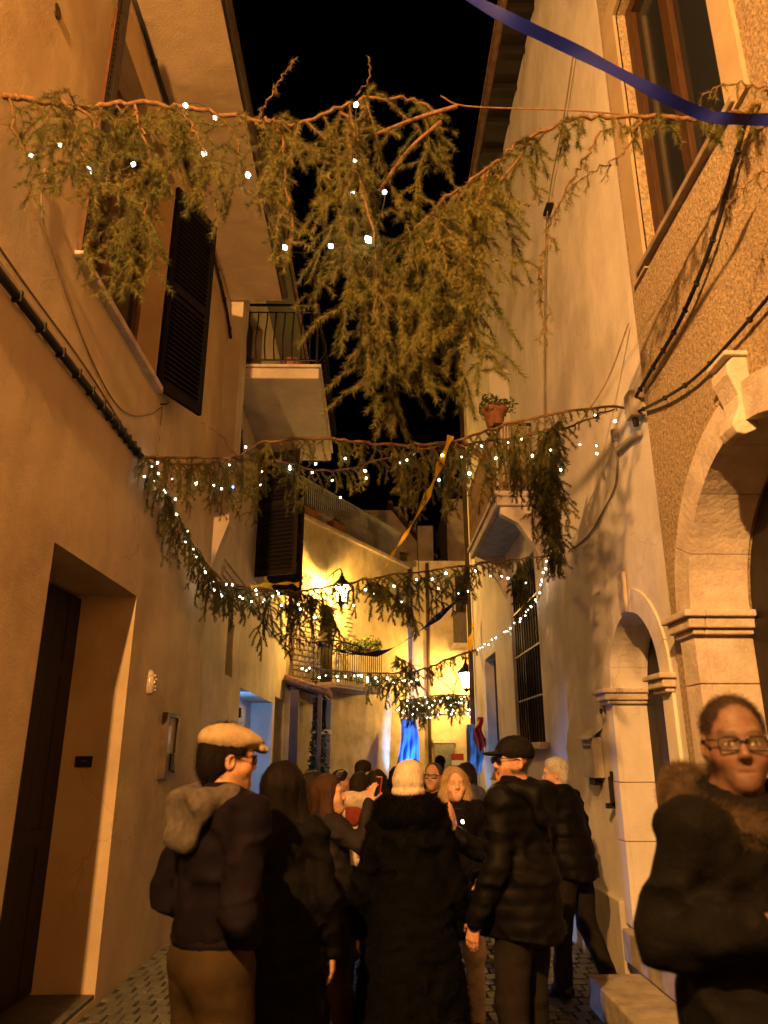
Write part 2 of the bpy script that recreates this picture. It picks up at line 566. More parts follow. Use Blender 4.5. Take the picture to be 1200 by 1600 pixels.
# upper window: sill, frame, panes, curtain side, shutters
wi = MB()
for (ya, yb) in ((4.16, 4.24), (4.93, 5.07), (5.76, 5.84)):
    wi.box(-2.22, -2.15, ya, yb, 4.78, 6.9)
wi.box(-2.22, -2.15, 4.24, 5.76, 4.78, 4.88).box(-2.22, -2.15, 4.24, 5.76, 6.8, 6.9)
win = wi.build("window", BROWNWOOD, house_a)
for (ya, yb) in ((4.24, 4.93), (5.07, 5.76)):
    MB().box(-2.20, -2.19, ya, yb, 4.88, 6.8).build("pane", GLASS, win)
MB().box(-2.05, -1.90, 4.05, 5.95, 4.70, 4.757).build("sill", STONE, house_a, bevel=.008)
shutter_leaf(house_a, (-1.945, 5.88), (-1.69, 6.46), 4.72, 6.9, mat('black_brown_paint', (.006, .0045, .0035), .7, .2, 10, spec=.1))
shutter_leaf(house_a, (-1.945, 4.13), (-1.84, 4.02), 4.80, 7.2, DARKWOOD)
MB().box(-1.957, -1.93, 4.07, 4.15, 4.76, 6.92).build("jamb_board", BROWNWOOD, house_a)
# second window along the wall behind the camera keeps the same make
wi = MB().box(-2.22, -2.15, -2.4, -1.3, 4.76, 4.9).box(-2.22, -2.15, -1.9, -1.8, 4.9, 6.6)
wi.build("window", BROWNWOOD, house_a)
plank_door(house_a, -2.34, -1, -2.6, -1.2, 0.02, 2.58, 6)

# things fixed to the ochre house
def bolted_cable(label, pts, r, m, clips=0, name="cable"):
    c = tube_obj(name, pts, r, m, None, 6)
    tag(c, label, "cable")
    if clips:
        P = cat_rom(pts, 8)
        cm = MB().box(-r * .9, r * 1.1, -.010, .010, -r * 1.25, r * 1.25).mesh("clip", m)
        for k in range(clips):
            p = P[int((k + .5) / clips * (len(P) - 1))]
            share("clip", cm, c, (p.x, p.y, p.z))
    return c

bolted_cable("thick black cable clipped straight along the ochre wall below the shuttered window", [(-1.93, -2, 3.98), (-1.93, 2, 3.985), (-1.93, 4.5, 3.97), (-1.93, 5.68, 3.965)], .026, CABLE, 26)
bolted_cable("thin tan wire running just above the thick black cable", [(-1.945, 2.5, 4.20), (-1.945, 3.3, 4.12), (-1.945, 4.4, 4.10), (-1.945, 5.3, 4.02), (-1.945, 5.65, 3.98)], .007, GREYCABLE)
bolted_cable("thin tan wire drooping in a long curve below the shuttered window sill", [(-1.945, 3.5, 4.9), (-1.945, 3.56, 4.62), (-1.945, 3.9, 4.42), (-1.945, 4.36, 4.24), (-1.945, 4.9, 4.13), (-1.945, 5.33, 4.19), (-1.945, 5.8, 4.42), (-1.945, 6.09, 4.63)], .006, GREYCABLE)
bolted_cable("short thin wire dropping from the wall hook to the fir branch", [(-1.94, 6.09, 4.63), (-1.94, 6.1, 4.3), (-1.94, 6.15, 3.95)], .005, GREYCABLE)
bolted_cable("black cable running down from the ochre eave to the fir branch", [(-1.93, 4.3, 7.33), (-1.93, 6.5, 7.33), (-1.93, 7.4, 7.25), (-1.93, 8.3, 7.05), (-1.90, 8.9, 6.5), (-1.87, 9.3, 6.0), (-1.87, 9.6, 5.5), (-1.87, 9.7, 5.1)], .022, CABLE, 14)
hk = tag(MB().tube([(-1.97, 6.09, 4.66), (-1.90, 6.09, 4.66), (-1.89, 6.09, 4.69)], .008, 6).build("wall_hook", IRON), "small iron hook on the ochre wall beside the dark shutter", "hook")
rk = tag(MB().tube([(-1.97, 3.35, 5.95), (-1.948, 3.35, 5.95)], .045, 12).build("plaster_boss", PIPE), "small round dark boss high on the ochre wall", "boss")

# ceramic charm, letter box, plate
ch = tag(empty("wall_ornament", (-1.95, 6.55, 2.22)), "small glazed ceramic ornament hung on the ochre wall past the doorway", "ornament")
CERAM = mat("glazed_ceramic", (0.55, 0.47, 0.38), 0.12, 0.3, 60, spec=0.8)
MB().lathe([(.02, -.10), (.045, -.08), (.05, 0), (.035, .08), (.012, .11)], 10).build("plaque", CERAM, ch, True)
for k in range(5):
    o = MB().lathe([(.004, -.014), (.013, -.008), (.013, .006), (.004, .013)], 8).build("bead", CERAM, ch, True)
    o.location = (.045, rng.uniform(-.02, .02), -.06 + .03 * k)
mb = tag(empty("meter_box", (-1.95, 7.28, 1.7)), "narrow tan meter box with hanging lock on the ochre wall", "meter box")
MB().box(0, .03, -.16, .16, -.24, .26).build("door", mat("tan_metal", (.36, .27, .17), .6), mb, bevel=.006)
MB().box(-.01, .05, -.20, -.16, -.28, .30).box(-.01, .05, .16, .20, -.28, .30).box(-.01, .05, -.16, .16, .26, .30).box(-.01, .05, -.16, .16, -.28, -.24).build("frame", PIPE, mb)
MB().box(.031, .036, -.14, -.02, .02, .18).build("window", mat("pale_blue_glass", (.45, .5, .75), .2), mb)
MB().box(.031, .07, .02, .08, -.22, -.06).build("lock", IRON, mb, bevel=.008)
np_ = tag(empty("house_number_plate", (-2.23, 5.995, 1.58)), "small dark house number plate inside the deep ochre doorway", "sign")
MB().box(-.065, .065, -.012, 0, -.04, .04).build("plate", mat("dark_enamel", (.02, .018, .03), .4), np_, bevel=.004)
MB().tube([(-.022, -.0125, .002), (-.004, -.0135, .006), (.024, -.0125, .004)], [.004, .009, .005], 6).build("worn_mark", mat("worn_paint", (.22, .19, .13), .7, .4, 120), np_)

# ------------------------------------------------------------------ grey house with the balcony, beyond the ochre one
XB = -1.965
house_b = tag(empty("house"), "tall grey plastered house with curved iron balcony and dark open shutters", "house")
B_OPEN = [('rect', 11.05, 14.7, -0.4, 2.55, 0.5), ('rect', 9.85, 10.35, 2.62, 3.34, .25), ('rect', 9.6, 11.2, 6.68, 8.6, .3), ('rect', 11.75, 13.0, 4.4, 6.6, .3), ('rect', 15.0, 16.4, -.4, 2.7, .3)]
wall_mesh(XB, -1, 8.5, 16.9, -0.5, 9.3, B_OPEN).build("wall", GREYP, house_b)
MB().box(-2.2, -1.45, 8.52, 17.0, 9.302, 9.42).build("eave", DARKWOOD, house_b)
m = MB(); m.face([(-1.4, 8.5, 9.46), (-1.4, 17.1, 9.46), (-6, 17.1, 11.2), (-6, 8.5, 11.2)]); m.build("roof", TILE, house_b)
pr_ = MB().box(-2.0, -1.78, 8.56, 8.97, 4.3, 9.3)
pr_.v += [(-1.97, 8.56, 3.7), (-1.97, 8.97, 3.7), (-1.78, 8.97, 4.3), (-1.78, 8.56, 4.3), (-1.97, 8.56, 4.3), (-1.97, 8.97, 4.3)]
pr_.f += [(8, 9, 10, 11), (8, 11, 12), (9, 13, 10)]
pr_.build("pier", GREYP, house_b)
# string course of two mouldings
MB().box(-1.97, -1.905, 9.2, 16.9, 3.86, 3.92).box(-1.97, -1.93, 9.2, 16.9, 3.80, 3.86).box(-1.97, -1.935, 9.2, 16.9, 4.02, 4.05).build("string_course", GREYP, house_b, bevel=.006)
MB().box(-2.14, -2.10, 9.86, 10.34, 2.63, 3.33).build("window", GLASS, house_b)
MB().box(-2.2, -2.13, 9.62, 11.18, 6.70, 8.58).build("balcony_door", DARKWOOD, house_b)
MB().box(-2.2, -2.13, 11.77, 12.98, 4.42, 6.58).build("window", GLASS, house_b)
shutter_leaf(house_b, (-1.955, 11.72), (-1.27, 11.45), 4.35, 6.75, DARKWOOD, .07)
shutter_leaf(house_b, (-1.955, 13.03), (-1.35, 13.3), 4.35, 6.6, DARKWOOD, .07)
MB().box(-1.97, -1.80, 11.7, 13.05, 4.31, 4.39).build("sill", STONE, house_b)
# blue-lit doorway: far room wall
dd = MB().box(-2.41, -2.38, 11.06, 14.69, -.3, 2.54).build("door", mat("pale_blue_door", (.5, .56, .66), .6, .1, 3), house_b)
MB().box(-2.38, -2.36, 12.8, 12.9, -.3, 2.5).build("rail", mat("pale_blue_door", (.5, .56, .66)), dd)
plank_door(house_b, -2.19, -1, 15.0, 16.4, -.3, 2.68, 6)
# balcony
bal = MB().box(-1.97, -0.78, 9.0, 12.0, 6.5, 6.66).build("balcony", GREYP, house_b, bevel=.02)
MB().box(-1.97, -0.75, 8.97, 12.03, 6.662, 6.70).build("slab_edge", STONE, bal)
rl = MB()
rl.tube([(-1.96, 9.04, 7.68), (-.82, 9.04, 7.68), (-.82, 11.96, 7.68), (-1.96, 11.96, 7.68)], .022, 6)
rl.tube([(-1.96, 9.04, 6.80), (-.82, 9.04, 6.80), (-.82, 11.96, 6.80), (-1.96, 11.96, 6.80)], .016, 6)
rl.tube([(-1.96, 9.04, 7.56), (-.82, 9.04, 7.56), (-.82, 11.96, 7.56), (-1.96, 11.96, 7.56)], .010, 6)
rl.tube([(-.82, 9.04, 6.7), (-.82, 9.04, 7.70)], .02, 6)
rl.build("handrail", IRON, bal)
prof = [(0, 6.80), (.05, 6.86), (.10, 6.95), (.12, 7.05), (.09, 7.2), (.03, 7.36), (0, 7.56)]
bm_ = MB().tube(cat_rom([(p[0], 0, p[1]) for p in prof], 3), .011, 5).mesh("baluster", IRON, True)
for k in range(24):
    share("baluster", bm_, bal, (-.82, 9.12 + k * .122, 0))
for k in range(8):
    share("baluster", bm_, bal, (-1.78 + k * .124, 9.04, 0), (0, 0, -PI / 2))
pt = MB().lathe([(.10, 0), (.13, .2), (.145, .22), (.145, .25), (.11, .25)], 12).build("flower_pot", TERRA)
pt.location = (-1.2, 9.35, 6.70)
tag(pt, "terracotta pot standing on the curved iron balcony", "flower pot")

# ------------------------------------------------------------------ white house, right of the street
XR = 1.95
house_w = tag(empty("house"), "tall white plastered house with balcony, grilled window and small arched doorway", "house")
W_OPEN = [('arch', 5.6, 0.56, 0.40, 2.12, 0.30), ('rect', 8.75, 10.5, 1.76, 4.02, 0.22), ('rect', 9.7, 11.3, 4.62, 7.92, 0.45), ('rect', 12.0, 13.2, 1.2, 3.2, .2)]
wall_mesh(XR, 1, 4.72, 14.9, -0.5, 10.5, W_OPEN).build("wall", WHITEP, house_w)
MB().box(1.62, 2.3, 4.72, 15.3, 10.502, 10.62).build("eave", DARKWOOD, house_w)
tube_obj("gutter", [(1.58, 4.72, 10.56), (1.58, 15.3, 10.56)], .06, PIPE, house_w, 10, curve=False)
m = MB(); m.face([(1.52, 4.7, 10.66), (1.52, 15.4, 10.66), (6, 15.4, 12.4), (6, 4.7, 12.4)]); m.build("roof", TILE, house_w)
rm = MB().box(-.028, .028, -.4, .4, -.04, .04).mesh("rafter", DARKWOOD)
for k in range(18):
    share("rafter", rm, house_w, (1.78, 5.0 + k * .58, 10.46), (0, 0, PI / 2), (1, .42, 1))
# plinth
MB().box(1.90, 1.99, 6.34, 14.8, -.4, .55).build("plinth", GREYP, house_w, bevel=.012)
# downpipe at the far corner
dp = MB().tube([(1.88, 14.6, 10.4), (1.88, 14.6, 1.2), (1.88, 14.55, -.3)], .05, 10).build("downpipe", PIPE, house_w, True)
# grilled window
MB().box(2.13, 2.16, 8.76, 10.49, 1.77, 4.01).build("window", GLASS, house_w)
gm = MB().tube([(1.99, 0, 1.77), (1.99, 0, 4.01)], .012, 6).mesh("bar", IRON, True)
for k in range(11):
    share("bar", gm, house_w, (0, 8.85 + k * .155, 0))
for z in (2.3, 2.9, 3.5):
    MB().box(1.975, 2.005, 8.76, 10.49, z - .012, z + .012).build("cross_bar", IRON, house_w)
MB().box(1.84, 2.0, 8.6, 10.65, 1.68, 1.757).build("sill", STONE, house_w, bevel=.01)
MB().box(2.11, 2.14, 12.0, 13.2, 1.2, 3.2).build("window", DARKWOOD, house_w)
# balcony: slab on brackets, railing hung with reed canes
wb = MB().box(1.45, 1.95, 8.3, 10.9, 4.45, 4.60).build("balcony", STONE, house_w, bevel=.015)
MB().box(1.42, 1.95, 8.27, 10.93, 4.56, 4.62).build("slab_edge", STONE, wb)
MB().box(1.52, 1.90, 8.5, 10.7, 4.435, 4.45).build("soffit_panel", mat("grey_blue_render", (.42, .44, .50), .8, .2, 6, .003, 50), wb)
for y in (8.42, 10.72):
    m = MB()
    n = len(m.v)
    for dy in (-.06, .06):
        m.v += [(1.95, y + dy, 4.45), (1.5, y + dy, 4.45), (1.5, y + dy, 4.36), (1.7, y + dy, 4.25), (1.86, y + dy, 4.0), (1.95, y + dy, 3.8)]
    m.f += [tuple(range(6))[::-1], tuple(range(6, 12))] + [(i, (i + 1) % 6, 6 + (i + 1) % 6, 6 + i) for i in range(6)]
    m.build("bracket", STONE, wb)
rl = MB().tube([(1.93, 8.34, 5.52), (1.48, 8.34, 5.52), (1.48, 10.86, 5.52), (1.93, 10.86, 5.52)], .02, 6)
rl.tube([(1.93, 8.34, 4.7), (1.48, 8.34, 4.7), (1.48, 10.86, 4.7), (1.93, 10.86, 4.7)], .014, 6)
rl.build("handrail", IRON, wb)
cms = []
for k in range(4):
    j = [rng.uniform(-.008, .008) for _ in range(6)]
    cms.append(MB().tube([(j[0], j[1], 4.64), (j[2], j[3], 5.05), (j[4], j[5], 5.5 + j[0] * 6)], [.013, .014, .010], 5).mesh("cane", CANE, True))
for k in range(78):
    share("cane", rng.choice(cms), wb, (1.455 + rng.uniform(-.008, .008), 8.36 + k * .0318, 0))
for k in range(12):
    share("cane", rng.choice(cms), wb, (1.50 + k * .036, 8.315 + rng.uniform(-.008, .008), 0))
MB().box(2.36, 2.39, 9.71, 11.29, 4.63, 7.9).build("balcony_door", DARKWOOD, house_w)

def leafy(parent, name, c, rad, n, size, m=None, droop=0.3, seed=1):
    """leaf clump: many small leaf faces through an uneven volume"""
    g = np.random.default_rng(seed)
    d = g.normal(size=(n, 3)); d /= np.linalg.norm(d, axis=1)[:, None]
    rr = g.uniform(.35, 1.0, (n, 1)) * (1 + .25 * np.sin(d[:, :1] * 5 + seed))
    p = np.array(c) + d * rr * np.array(rad)
    p[:, 2] -= droop * (np.abs(d[:, 0]) + np.abs(d[:, 1])) * rad[2] * g.uniform(0, 1, n)
    a = g.normal(size=(n, 3)); a /= np.linalg.norm(a, axis=1)[:, None]
    b = np.cross(a, g.normal(size=(n, 3))); b /= np.linalg.norm(b, axis=1)[:, None]
    s = size * g.uniform(.6, 1.3, (n, 1))
    q = np.stack([p - a * s, p + b * s * .45, p + a * s, p - b * s * .45], 1)
    v = q.reshape(-1, 3)
    f = np.arange(n * 4).reshape(n, 4)
    o = np_mesh(name, v, f, m or LEAF, parent, False)
    return o

pot = tag(empty("potted_plant", (1.50, 8.46, 5.535)), "terracotta pot with trailing green plant on the reed balcony rail", "potted plant")
MB().lathe([(.10, 0), (.14, .20), (.165, .205), (.165, .25), (.13, .25)], 14).build("pot", TERRA, pot, True)
tag(leafy(pot, "leaves", (0, 0, .30), (.26, .22, .13), 420, .035, seed=3), None, None, None, "stuff")

# small arched doorway: door, surround, imposts, threshold and steps
def arch_surround(parent, x, side, yc, ri, ro, za, zs, proud, depth, n_vous, m, name="voussoir"):
    """dressed stone surround: wedge stones round the arch, blocks down the jambs, each a piece of its own"""
    xf = x - side * proud
    xb = x + side * depth
    for k in range(n_vous):
        a0, a1 = PI * k / n_vous + .003, PI * (k + 1) / n_vous - .003
        q = MB()
        N = 4
        ring = []
        for i in range(N + 1):
            a = a0 + (a1 - a0) * i / N
            ring.append((yc - ri * math.cos(a), zs + ri * math.sin(a), yc - ro * math.cos(a), zs + ro * math.sin(a)))
        xs = xf + rng.uniform(-.003, .003)
        for p, r_ in zip(ring[:-1], ring[1:]):
            q.face([(xs, p[0], p[1]), (xs, r_[0], r_[1]), (xs, r_[2], r_[3]), (xs, p[2], p[3])])
            q.face([(xs, p[0], p[1]), (xb, p[0], p[1]), (xb, r_[0], r_[1]), (xs, r_[0], r_[1])])
            q.face([(xs, p[2], p[3]), (xs, r_[2], r_[3]), (x + side * .02, r_[2], r_[3]), (x + side * .02, p[2], p[3])])
        for p in (ring[0], ring[-1]):
            q.face([(xs, p[0], p[1]), (xs, p[2], p[3]), (x + side * .02, p[2], p[3]), (xb, p[0], p[1])])
        q.build(name, m, parent)
    for s in (-1, 1):
        z = za
        while z < zs - .05:
            h = min(rng.uniform(.42, .6), zs - z)
            if zs - z - h < .2: h = zs - z
            q = MB()
            ya, yb = sorted((yc + s * ri, yc + s * ro))
            xs = xf + rng.uniform(-.003, .003)
            q.box(min(xs, x + side * .02), max(xs, x + side * .02), ya, yb, z + .003, z + h - .003)
            yi = yc + s * ri
            q.box(min(x + side * .02, xb), max(x + side * .02, xb), min(yi, yi + s * .03), max(yi, yi + s * .03), z + .003, z + h - .003)
            q.build("jamb_stone", m, parent, bevel=.004)
            z += h

def impost(parent, x, side, yc, s, ri, ro, z, depth, m, sc=1.0):
    """moulded capital wrapping the jamb: three stepped mouldings"""
    q = MB()
    for (e, za, zb) in ((.085, .085, .12), (.06, .03, .085), (.035, 0.0, .03)):
        e *= sc; za *= sc; zb *= sc
        ya, yb = sorted((yc + s * (ri - e), yc + s * (ro + e)))
        xs = x - side * (e + .03)
        xe = x + side * depth
        q.box(min(xs, x), max(xs, x), ya, yb, z + za, z + zb)
        yi = yc + s * (ri - e)
        y2 = yc + s * (ri + .01)
        q.box(min(x, xe), max(x, xe), min(yi, y2), max(yi, y2), z + za, z + zb)
    return q.build("impost", m, parent, bevel=.008)

sd = tag(empty("arched_doorway"), "small round arched stone doorway in the white wall above the steps", "doorway")
arch_surround(sd, XR, 1, 5.6, .545, .72, 0.40, 2.12, .018, .27, 9, WHITEP)
for s in (-1, 1):
    impost(sd, XR, 1, 5.6, s, .545, .70, 2.02, .26, STONE, 1.0)
MB().box(1.905, 1.94, 5.53, 5.67, 2.66, 2.98).build("keystone", STONE, sd, bevel=.012)
m = MB(); N = 20
arc = [(5.6 - .54 * math.cos(PI * i / N), 2.12 + .54 * math.sin(PI * i / N)) for i in range(N + 1)]
m.face([(2.235, 5.06, .4), *[(2.235, a, b) for a, b in arc], (2.235, 6.14, .4)])
dr = m.build("door", DARKWOOD, sd)
pm = MB().box(-.012, .012, -.085, .085, .42, 2.1).mesh("plank", DARKWOOD)
for k in range(6):
    share("plank", pm, dr, (2.22, 5.15 + k * .18, 0))
MB().box(1.86, 2.24, 5.0, 6.2, .18, .395).build("threshold", STEP, sd, bevel=.012)
st = tag(MB().box(1.50, 1.93, 3.0, 5.9, -.1, .17).build("step", STEP, None, bevel=.015), "long low stone step along the wall under the arched doorway", "step")

# letter box, bell, drain on the white wall
lb = tag(empty("letter_box", (1.945, 6.72, 1.62)), "grey metal letter box with pitched lid on the white wall", "letter box")
MB().box(-.09, 0, -.16, .16, -.18, .15).build("body", PLASTIC, lb, bevel=.008)
m = MB(); m.v = [(-.12, -.19, .13), (-.12, .19, .13), (0, .19, .22), (0, -.19, .22), (-.12, -.19, .145), (-.12, .19, .145), (0, .19, .235), (0, -.19, .235)]
m.f = [(0, 3, 2, 1), (4, 5, 6, 7), (0, 1, 5, 4), (1, 2, 6, 5), (2, 3, 7, 6), (3, 0, 4, 7)]; m.build("lid", PLASTIC, lb)
MB().box(-.095, -.09, -.11, .11, .06, .085).build("slot", IRON, lb)
MB().box(-.07, -.01, -.08, .08, -.24, -.18).build("tray", IRON, lb)
dbl = tag(empty("door_bell", (1.945, 6.45, 1.98)), "small oval bell plate above the letter box", "bell")
MB().tube([(0, 0, 0), (-.015, 0, 0)], .05, 12).build("plate", PLASTIC, dbl).scale = (1, .8, 1.6)
MB().tube([(-.015, 0, 0), (-.03, 0, 0)], .02, 10).build("button", IRON, dbl)
hks = tag(MB().box(1.92, 1.95, 6.29, 6.35, 1.44, 1.50).box(1.90, 1.93, 6.30, 6.34, 1.24, 1.46).box(1.86, 1.93, 6.30, 6.34, 1.22, 1.26).build("wall_bracket", IRON), "small bent iron bracket between letter box and arched doorway", "bracket")

# ------------------------------------------------------------------ rough stucco house, right foreground
house_s = tag(empty("house"), "roughcast stucco house with carved stone portal and brown framed window", "house")
S_OPEN = [('arch', 3.45, 0.86, 0.0, 2.4, 0.36), ('rect', 3.1, 4.38, 4.97, 7.3, 0.16), ('rect', -1.5, -.2, 4.97, 7.2, .16)]
wall_mesh(XR - .03, 1, -8, 4.718, -0.2, 10.2, S_OPEN).build("wall", STUCCO, house_s)
m = MB()                                     # smooth plaster band round the window
for (ya, yb, za, zb) in ((4.38, 4.62, 4.9, 7.5), (2.9, 3.1, 4.9, 7.5), (3.1, 4.38, 7.3, 7.5)):
    m.box(1.895, 1.93, ya, yb, za, zb)
m.build("window_surround", mat("smooth_band", (.44, .34, .23), .9, .1, 2, .003, 60), house_s)
m = MB()
for (ya, yb) in ((3.11, 3.22), (3.70, 3.82), (4.26, 4.37)):
    m.box(1.99, 2.05, ya, yb, 4.98, 7.29)
m.box(1.99, 2.05, 3.22, 4.26, 4.98, 5.10).box(1.99, 2.05, 3.22, 4.26, 7.18, 7.29)
sw = m.build("window", mat("walnut_frame", (.065, .030, .013), .5, .25, 12, .003, 40, stretch=(8, 8, .6)), house_s, bevel=.005)
for (ya, yb) in ((3.22, 3.70), (3.82, 4.26)):
    MB().box(2.03, 2.04, ya, yb, 5.10, 7.18).build("pane", GLASS, sw)
MB().box(1.87, 2.0, 3.0, 4.5, 4.92, 4.965).build("sill", mat("dull_sill", (.30, .24, .18), .8, .2, 8), house_s, bevel=.008)
MB().box(1.99, 2.05, -1.49, -.21, 4.98, 7.19).build("window", BROWNWOOD, house_s)
MB().box(1.6, 2.3, -8, 4.7, 10.202, 10.3).build("eave", DARKWOOD, house_s)
pt_ = tag(empty("stone_portal"), "large round arched portal of pale carved stone with scrolled keystone", "portal")
arch_surround(pt_, XR - .03, 1, 3.45, .85, 1.06, 0.0, 2.4, .05, .30, 7, STONE)
for s in (-1, 1):
    impost(pt_, XR - .03, 1, 3.45, s, .85, 1.04, 2.30, .29, STONE, 1.15)
ks = MB()                                     # scrolled console: profile in x (towards the street) and z, extruded along y
prof = [(1.93, 3.20), (1.86, 3.17), (1.82, 3.18), (1.80, 3.22), (1.815, 3.26), (1.84, 3.31), (1.85, 3.39), (1.83, 3.46), (1.81, 3.51), (1.815, 3.565), (1.85, 3.60), (1.93, 3.60)]
np2 = len(prof)
for (ya, k) in ((3.37, 0), (3.53, 1)):
    ks.v += [(x, ya + (0.015 if k else -.015) * (z - 3.2) / .46, z) for x, z in prof]
ks.f += [tuple(range(np2)), tuple(range(np2, 2 * np2))[::-1]] + [(i, np2 + i, np2 + (i + 1) % np2, (i + 1) % np2) for i in range(np2)]
kk = ks.build("keystone", STONE, pt_, bevel=.008)
MB().box(1.80, 1.93, 3.34, 3.56, 3.602, 3.63).build("keystone_cap", STONE, kk, bevel=.008)
m = MB()
arc = [(3.45 - .84 * math.cos(PI * i / N), 2.4 + .84 * math.sin(PI * i / N)) for i in range(N + 1)]
m.face([(2.23, 2.61, 0), *[(2.23, a, b) for a, b in arc], (2.23, 4.29, 0)])
dr = m.build("door", DARKWOOD, pt_)
pm = MB().box(-.012, .012, -.10, .10, .02, 2.38).mesh("plank", DARKWOOD)
for k in range(8):
    share("plank", pm, dr, (2.215, 2.71 + k * .21, 0))

# cables and boxes on the right walls
jb = tag(empty("junction_box", (1.90, 4.86, 4.06)), "grey junction box on the house corner beside the fir branch", "junction box")
MB().box(-.06, .05, -.06, .06, -.10, .10).build("box", PLASTIC, jb, bevel=.008)
MB().tube([(-.01, 0, -.10), (-.01, 0, -.16)], .022, 8).build("gland", CABLE, jb)
jc = tag(empty("conduit_elbow", (1.93, 5.4, 4.0)), "short grey conduit elbow below the junction box", "conduit")
MB().tube(cat_rom([(0, .02, .10), (0, .02, 0), (-.005, -.03, -.07), (0, -.3, -.10), (0, -.5, -.14)], 6), .024, 8).build("pipe", PLASTIC, jc, True)
MB().tube([(0, .02, .02), (0, .02, .12)], .036, 8).build("socket", PLASTIC, jc, True)
bolted_cable("thin cable curving down the white wall from the conduit", [(1.935, 5.42, 3.92), (1.935, 5.55, 3.7), (1.935, 5.9, 3.6), (1.935, 6.4, 3.52), (1.935, 7.1, 3.56)], .008, GREYCABLE)
bolted_cable("black twisted cable swagged across the roughcast wall over the portal", [(1.90, 5.0, 4.10), (1.87, 4.4, 4.12), (1.87, 3.9, 4.18), (1.87, 3.4, 4.36), (1.87, 2.9, 4.7)], .013, CABLE, 10)
bolted_cable("thin black cable running level above the stone portal", [(1.90, 4.84, 4.0), (1.88, 4.3, 3.84), (1.88, 3.8, 3.74), (1.88, 3.2, 3.72), (1.88, 2.5, 3.74)], .011, CABLE, 6)
bolted_cable("thin wire slanting from the white wall corner to the fir branch", [(1.92, 4.85, 4.75), (1.80, 5.1, 4.4), (1.6, 5.3, 4.1)], .006, GREYCABLE)
bolted_cable("long thin wire hanging down the white wall from the eave", [(1.90, 5.33, 8.1), (1.90, 5.9, 7.75), (1.90, 6.7, 7.38), (1.91, 7.2, 6.4), (1.91, 7.55, 5.3), (1.91, 7.7, 4.9)], .008, GREYCABLE)
ht = tag(MB().box(1.87, 1.95, 6.62, 6.80, 7.36, 7.40).build("cable_holder", IRON), "small dark cable holder high on the white wall", "cable holder")
# ------------------------------------------------------------------ lantern-lit house across the bend, with roof terrace
ANG_C = math.atan2(5.0, 2.71)
house_c = tag(empty("house", (-1.72, 17.0, 0.0), ANG_C), "lantern lit yellow plastered house with low balcony, door and roof terrace", "house")
# local frame: x along the wall, -y towards the street
LC = 5.69
m = MB()
def quadC(q, x0, x1, z0, z1, y=0.0):
    q.face([(x0, y, z0), (x1, y, z0), (x1, y, z1), (x0, y, z1)])
opsC = [(0.62, 1.42, -.6, 2.86), (0.75, 1.75, 3.2, 5.1)]
xs = sorted({-1.2, LC, *[o[0] for o in opsC], *[o[1] for o in opsC]})
zs = sorted({-.6, 7.0, *[o[2] for o in opsC], *[o[3] for o in opsC]})
for a, b in zip(xs[:-1], xs[1:]):
    for c, d_ in zip(zs[:-1], zs[1:]):
        if any(o[0] < (a + b) / 2 < o[1] and o[2] < (c + d_) / 2 < o[3] for o in opsC):
            continue
        quadC(m, a, b, c, d_)
for o in opsC:
    m.face([(o[0], 0, o[2]), (o[0], .25, o[2]), (o[0], .25, o[3]), (o[0], 0, o[3])])
    m.face([(o[1], 0, o[2]), (o[1], .25, o[2]), (o[1], .25, o[3]), (o[1], 0, o[3])])
    m.face([(o[0], 0, o[3]), (o[1], 0, o[3]), (o[1], .25, o[3]), (o[0], .25, o[3])])
    m.face([(o[0], .25, o[2]), (o[1], .25, o[2]), (o[1], .25, o[3]), (o[0], .25, o[3])])
m.face([(LC, 0, -.6), (LC, 5, -.6), (LC, 5, 7), (LC, 0, 7)])
m.face([(-1.2, 0, 7), (LC, 0, 7), (LC, 5, 7), (-1.2, 5, 7)])
m.build("wall", YELLOWP, house_c)
MB().box(-.35, LC + .05, -.10, .10, 7.002, 7.10).build("coping", STONE, house_c, bevel=.01)
# terrace railing
tr = MB().box(-.1, LC - .1, .13, .18, 8.12, 8.16).box(-.1, LC - .1, .14, .17, 7.2, 7.23).build("railing", ALU, house_c)
bm2 = MB().box(-.011, .011, -.011, .011, 7.1, 8.12).mesh("bar", ALU)
for k in range(58):
    share("bar", bm2, tr, (-.05 + k * .096, .155, 0))
MB().box(-.42, -.12, -.06, .2, 7.1, 7.75).build("pier", YELLOWP, house_c, bevel=.01)
MB().box(-.48, -.06, -.12, .26, 7.75, 7.82).build("pier_cap", STONE, house_c)
for k, u in enumerate((0.22, 1.55)):
    fb = tag(empty("flower_box", tuple(house_c.matrix_basis @ Vector((u, .03, 7.10))), ANG_C), ["terracotta flower box at the near end of the roof terrace railing", "terracotta flower box further along the roof terrace railing"][k], "flower box", "flower boxes on the roof terrace")
    MB().box(-.32, .32, -.10, .10, 0, .22).build("trough", TERRA, fb, bevel=.01)
    tag(leafy(fb, "leaves", (0, 0, .26), (.34, .12, .10), 160, .04, seed=20 + k), None, None, None, "stuff")
